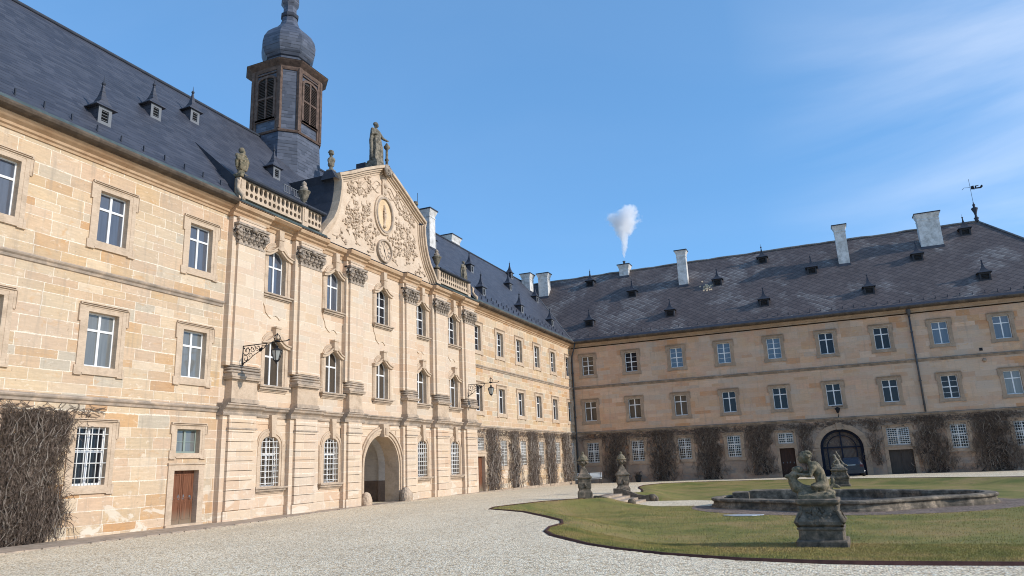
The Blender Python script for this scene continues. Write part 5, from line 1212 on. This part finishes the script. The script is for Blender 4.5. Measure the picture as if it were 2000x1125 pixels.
# shoots that run along under the string courses
def creeper(u0,u1,z,right,seed,label,dn=60,sp=.30):
    r_=random.Random(seed); mb=MB().mat('ivy_twig')
    for q in range(int((u1-u0)*dn)):
        u=r_.uniform(u0,u1); zz=z-abs(r_.gauss(0,sp)); a=r_.choice((0,math.pi))+r_.gauss(0,.6); pts=[]
        for k in range(4): pts.append((.02+.05*r_.random(),u,zz)); u+=.13*math.cos(a); zz+=.13*math.sin(a); a+=r_.gauss(0,.5)
        mb.tube([p if not right else (p[1],YC-p[0],p[2]) for p in pts],.011,3)
    o=mb.obj('climbing_vine'); tag(o,label,'vine')
creeper(47.4,70.0,4.25,False,1,'thin vine shoots under the string course above the barred windows of the sunlit wall')
creeper(.4,46,4.22,True,2,'thin vine shoots running along the lower string course of the shaded wing')
creeper(13.2,17.6,4.2,False,3,'reddish fine shoots above the broad vine at the far left',26,.18)
# ================================================================ small things
B=empty('bench',(2.1,67.4,gz(2,67)),'white slatted garden bench against the vines in the far corner','bench',rot=.05)
b=MB().mat('bench_white')
for k in range(5): b.box(-1.2,1.2,-.45+k*.10,-.37+k*.10,.43,.46)
b.obj('seat',B); b=MB().mat('bench_white')
for k in range(4): z=.56+k*.115; y=.06+k*.035; b.add([(-1.2,y,z),(1.2,y,z),(1.2,y+.03,z+.095),(-1.2,y+.03,z+.095),(-1.2,y+.03,z),(1.2,y+.03,z),(1.2,y+.06,z+.095),(-1.2,y+.06,z+.095)],[(0,1,2,3),(4,7,6,5),(0,4,5,1),(3,2,6,7),(0,3,7,4),(1,5,6,2)])
b.obj('backrest',B)
for x in (-1.1,0,1.1):
    b=MB().mat('iron'); b.tube([(x,-.42,0),(x,-.40,.43),(x,.04,.43),(x,.18,1.02)],.025,5); b.tube([(x,.02,.43),(x,.12,0)],.025,5); b.obj('leg',B)
def planter(loc,label):
    E_=empty('planter',loc,label,'planter'); b=MB().mat('planter'); b.lathe([(.22,0),(.24,.1),(.30,.40),(.36,.55),(.38,.58),(.36,.60),(.32,.56)],(0,0,0),14); b.obj('pot',E_)
    t=MB().mat('ivy_twig'); r_=random.Random(2)
    for k in range(40): a=r_.uniform(0,6.28); q=r_.uniform(.05,.4); t.tube([(.1*math.cos(a),.1*math.sin(a),.5),(q*math.cos(a),q*math.sin(a),.75+r_.random()*.2),(q*1.3*math.cos(a+.4),q*1.3*math.sin(a+.4),.85+r_.random()*.15)],.012,3)
    t.obj('dry_plant',E_)
planter((6.3,YC-.9,gz(6,69)),'dark round planter with dry stalks under a barred window of the shaded wing')
# car by the gate
Cc=empty('parked_car',(24.75,YC-2.6,gz(25,68)),'dark blue car parked right in front of the black gate, seen from behind','car',rot=0)
b=MB().mat('car_paint')
def carsec(y,pts): return [(x,y,z) for x,z in pts]
prof=lambda w,zr,wr:[(-w,.28),(-w*1.02,.60),(-w,.92),(-wr,zr-.06),(-wr*.8,zr),(wr*.8,zr),(wr,zr-.06),(w,.92),(w*1.02,.60),(w,.28)]
secs=[(-1.95,prof(.80,.98,.70)),(-1.85,prof(.86,1.25,.66)),(-1.55,prof(.89,1.50,.64)),(-.4,prof(.90,1.54,.66)),(.5,prof(.90,1.40,.66)),(1.1,prof(.88,1.02,.76)),(1.9,prof(.84,.90,.72)),(2.05,prof(.78,.78,.66))]
vs=[];fs=[]
for y,p in secs: vs+=carsec(y,p)
for k in range(len(secs)-1):
    for i in range(10): j=(i+1)%10; fs.append((k*10+i,k*10+j,k*10+10+j,k*10+10+i))
fs.append(tuple(range(10))); fs.append(tuple((len(secs)-1)*10+i for i in range(10))[::-1]); b.add(vs,fs,False); b.obj('body',Cc)
b=MB().mat('glass_dark'); b.add([(-.62,-1.93,1.02),(.62,-1.93,1.02),(.54,-1.67,1.42),(-.54,-1.67,1.42)],[(0,1,2,3)]); b.obj('rear_window',Cc)
b=MB().mat('chrome'); b.box(-.30,.30,-1.99,-1.955,.90,.95); b.obj('trim_strip',Cc)
b=MB().mat('plate_white'); b.box(-.27,.27,-2.02,-1.99,.40,.50); b.obj('number_plate',Cc)
b=MB().mat('car_paint'); b.box(-.86,.86,-2.06,-1.90,.26,.56); b.obj('bumper',Cc)
for sg in(-1,1):
    b=MB().mat('tail_red'); b.box(min(sg*.60,sg*.86),max(sg*.60,sg*.86),-1.97,-1.90,.78,.95); b.obj('tail_light',Cc)
for x,y in ((-.82,-1.25),(.82,-1.25),(-.82,1.3),(.82,1.3)):
    b=MB().mat('rubber'); b.tube([(x-.11,y,.32),(x+.11,y,.32)],.32,14); wv=b.obj('wheel',Cc); b=MB().mat('chrome'); s=1 if x>0 else -1; b.tube([(x+s*.10,y,.32),(x+s*.12,y,.32)],.19,10); b.obj('rim',wv)
# ================================================================ steam above the flue
def steam():
    mb=MB().mat('render_white'); prof=[(.05,23.55),(.35,23.9),(.7,24.8),(1.1,26.0),(1.5,27.2),(2.2,28.0),(2.35,28.9),(1.8,29.8),(.6,30.4)]
    mb.lathe([(r,z) for r,z in prof],(5.15,77.2,0),20,True); mb.mats=[]
    me=bpy.data.meshes.new('steam_plume'); me.from_pydata(mb.v,[],mb.f); me.update(); o=bpy.data.objects.new('steam_plume',me); col.objects.link(o)
    N=NT('steam'); N.t.nodes.remove(N.b); p=N.n('ShaderNodeNewGeometry').outputs['Position']
    nz=N.n('ShaderNodeTexNoise'); N.l(p,nz.inputs['Vector']); nz.inputs['Scale'].default_value=.75; nz.inputs['Detail'].default_value=4
    sub=N.n('ShaderNodeVectorMath',operation='SUBTRACT'); N.l(nz.outputs['Color'],sub.inputs[0]); sub.inputs[1].default_value=(.5,.5,.5)
    S=N.n('ShaderNodeSeparateXYZ'); N.l(p,S.inputs[0]); tz=N.math('DIVIDE',N.math('SUBTRACT',S.outputs[2],23.6),6.6,clamp=True)
    k=N.n('ShaderNodeVectorMath',operation='SCALE'); N.l(sub.outputs[0],k.inputs[0]); N.l(N.math('MULTIPLY',N.math('SMOOTH_MIN',tz,.7,.2),4.2),k.inputs['Scale'])
    ad=N.n('ShaderNodeVectorMath',operation='ADD'); N.l(p,ad.inputs[0]); N.l(k.outputs[0],ad.inputs[1]); q=N.n('ShaderNodeSeparateXYZ'); N.l(ad.outputs[0],q.inputs[0])
    cx=N.math('ADD',4.0,N.math('MULTIPLY',N.ramp(tz,[(0,.36),(.27,.46),(.5,.52),(.75,.52),(.92,.85),(1,1.0)]),2.0))
    rr=N.math('MULTIPLY',N.ramp(tz,[(0,.04),(.1,.10),(.27,.22),(.5,.46),(.68,.85),(.80,.85),(.9,.5),(1,.0)]),2.0)
    dx=N.math('SUBTRACT',q.outputs[0],cx); dy=N.math('SUBTRACT',q.outputs[1],77.2); ds=N.math('DIVIDE',N.math('SQRT',N.math('ADD',N.math('MULTIPLY',dx,dx),N.math('MULTIPLY',dy,dy))),N.math('MAXIMUM',rr,.02))
    f=N.math('SUBTRACT',1.0,ds); fine=N.math('MULTIPLY',N.math('SUBTRACT',N.noise(p,2.6,5,.7),.5),2.2); f=N.math('MULTIPLY',N.math('ADD',f,fine),1.6,clamp=True)
    V=N.n('ShaderNodeVolumePrincipled'); V.inputs['Color'].default_value=(.97,.97,.98,1); V.inputs['Anisotropy'].default_value=.2
    N.l(N.math('MULTIPLY',f,N.math('SUBTRACT',5.0,N.math('MULTIPLY',tz,3.2))),V.inputs['Density']); N.l(V.outputs[0],N.out.inputs['Volume'])
    me.materials.append(N.m); tag(o,'white steam puff rising from the flue of the small chimney','steam')
steam()
# ================================================================ sky, sun, camera
W=bpy.data.worlds.new('World'); sc.world=W; W.use_nodes=True; nt=W.node_tree; nt.nodes.clear()
def wn(t,**k):
    o=nt.nodes.new(t)
    for a,b_ in k.items(): setattr(o,a,b_)
    return o
SUN=Vector((1,.04,.50)).normalized()
sky=wn('ShaderNodeTexSky',sky_type='NISHITA'); sky.sun_disc=False; sky.sun_elevation=math.asin(SUN.z); sky.sun_rotation=math.atan2(SUN.x,SUN.y); sky.air_density=SKY_AIR; sky.dust_density=SKY_DUST; sky.ozone_density=SKY_OZ; sky.altitude=300
tc=wn('ShaderNodeTexCoord'); mp=wn('ShaderNodeMapping'); mp.inputs['Scale'].default_value=(1.2,3.2,5.0); mp.inputs['Rotation'].default_value=(0.1,.25,.35); nt.links.new(tc.outputs['Generated'],mp.inputs[0])
no=wn('ShaderNodeTexNoise'); no.inputs['Scale'].default_value=.9; no.inputs['Detail'].default_value=7; no.inputs['Roughness'].default_value=.55; no.inputs['Distortion'].default_value=.6; nt.links.new(mp.outputs[0],no.inputs['Vector'])
rp=wn('ShaderNodeValToRGB'); rp.color_ramp.elements[0].position=.42; rp.color_ramp.elements[1].position=.80; nt.links.new(no.outputs[0],rp.inputs[0])
# thin cirrus gathers towards +x
sx=wn('ShaderNodeSeparateXYZ'); nt.links.new(tc.outputs['Generated'],sx.inputs[0]); mr=wn('ShaderNodeMapRange'); mr.inputs[1].default_value=-.05; mr.inputs[2].default_value=.42; mr.inputs[3].default_value=.03; mr.inputs[4].default_value=.95; nt.links.new(sx.outputs[0],mr.inputs[0])
ml=wn('ShaderNodeMath',operation='MULTIPLY'); nt.links.new(rp.outputs[0],ml.inputs[0]); nt.links.new(mr.outputs[0],ml.inputs[1])
mx=wn('ShaderNodeMix',data_type='RGBA'); nt.links.new(ml.outputs[0],mx.inputs[0]); gm=wn('ShaderNodeGamma'); gm.inputs[1].default_value=.5; nt.links.new(sky.outputs[0],gm.inputs[0]); mg=wn('ShaderNodeMix',data_type='RGBA',blend_type='MULTIPLY'); mg.inputs[0].default_value=1.0; mg.inputs[7].default_value=SKY_TINT; nt.links.new(gm.outputs[0],mg.inputs[6]); nt.links.new(mg.outputs[2],mx.inputs[6]); mx.inputs[7].default_value=CLOUD
bg=wn('ShaderNodeBackground'); bg.inputs[1].default_value=SKY_STR; nt.links.new(mx.outputs[2],bg.inputs[0]); wo=wn('ShaderNodeOutputWorld'); nt.links.new(bg.outputs[0],wo.inputs[0])
L=bpy.data.lights.new('sun','SUN'); L.energy=SUN_E; L.angle=R(.5); L.color=(1.0,.93,.84); lo=bpy.data.objects.new('sun',L); col.objects.link(lo); lo.rotation_euler=SUN.to_track_quat('Z','Y').to_euler(); lo.location=(40,0,40)
cam=bpy.data.cameras.new('camera'); co=bpy.data.objects.new('camera',cam); col.objects.link(co); sc.camera=co
yaw,pit,rol=.3965,.2407,-.0421
F=Vector((-math.sin(yaw)*math.cos(pit),math.cos(yaw)*math.cos(pit),math.sin(pit))); r0=F.cross(Vector((0,0,1))).normalized(); u0=r0.cross(F)
rr=math.cos(rol)*r0+math.sin(rol)*u0; uu=-math.sin(rol)*r0+math.cos(rol)*u0
co.matrix_world=Matrix(((rr.x,uu.x,-F.x,23.2187),(rr.y,uu.y,-F.y,0),(rr.z,uu.z,-F.z,1.7),(0,0,0,1)))
cam.sensor_width=36; cam.lens=1403.1943/2000*36; cam.clip_start=.1; cam.clip_end=3000
sc.view_settings.view_transform='Standard'; sc.view_settings.look='None'; sc.view_settings.exposure=EXPO; sc.view_settings.gamma=1
sc.cycles.filter_width=1.05; sc.cycles.volume_bounces=8; sc.cycles.max_bounces=12
sc.render.resolution_x=1024; sc.render.resolution_y=576
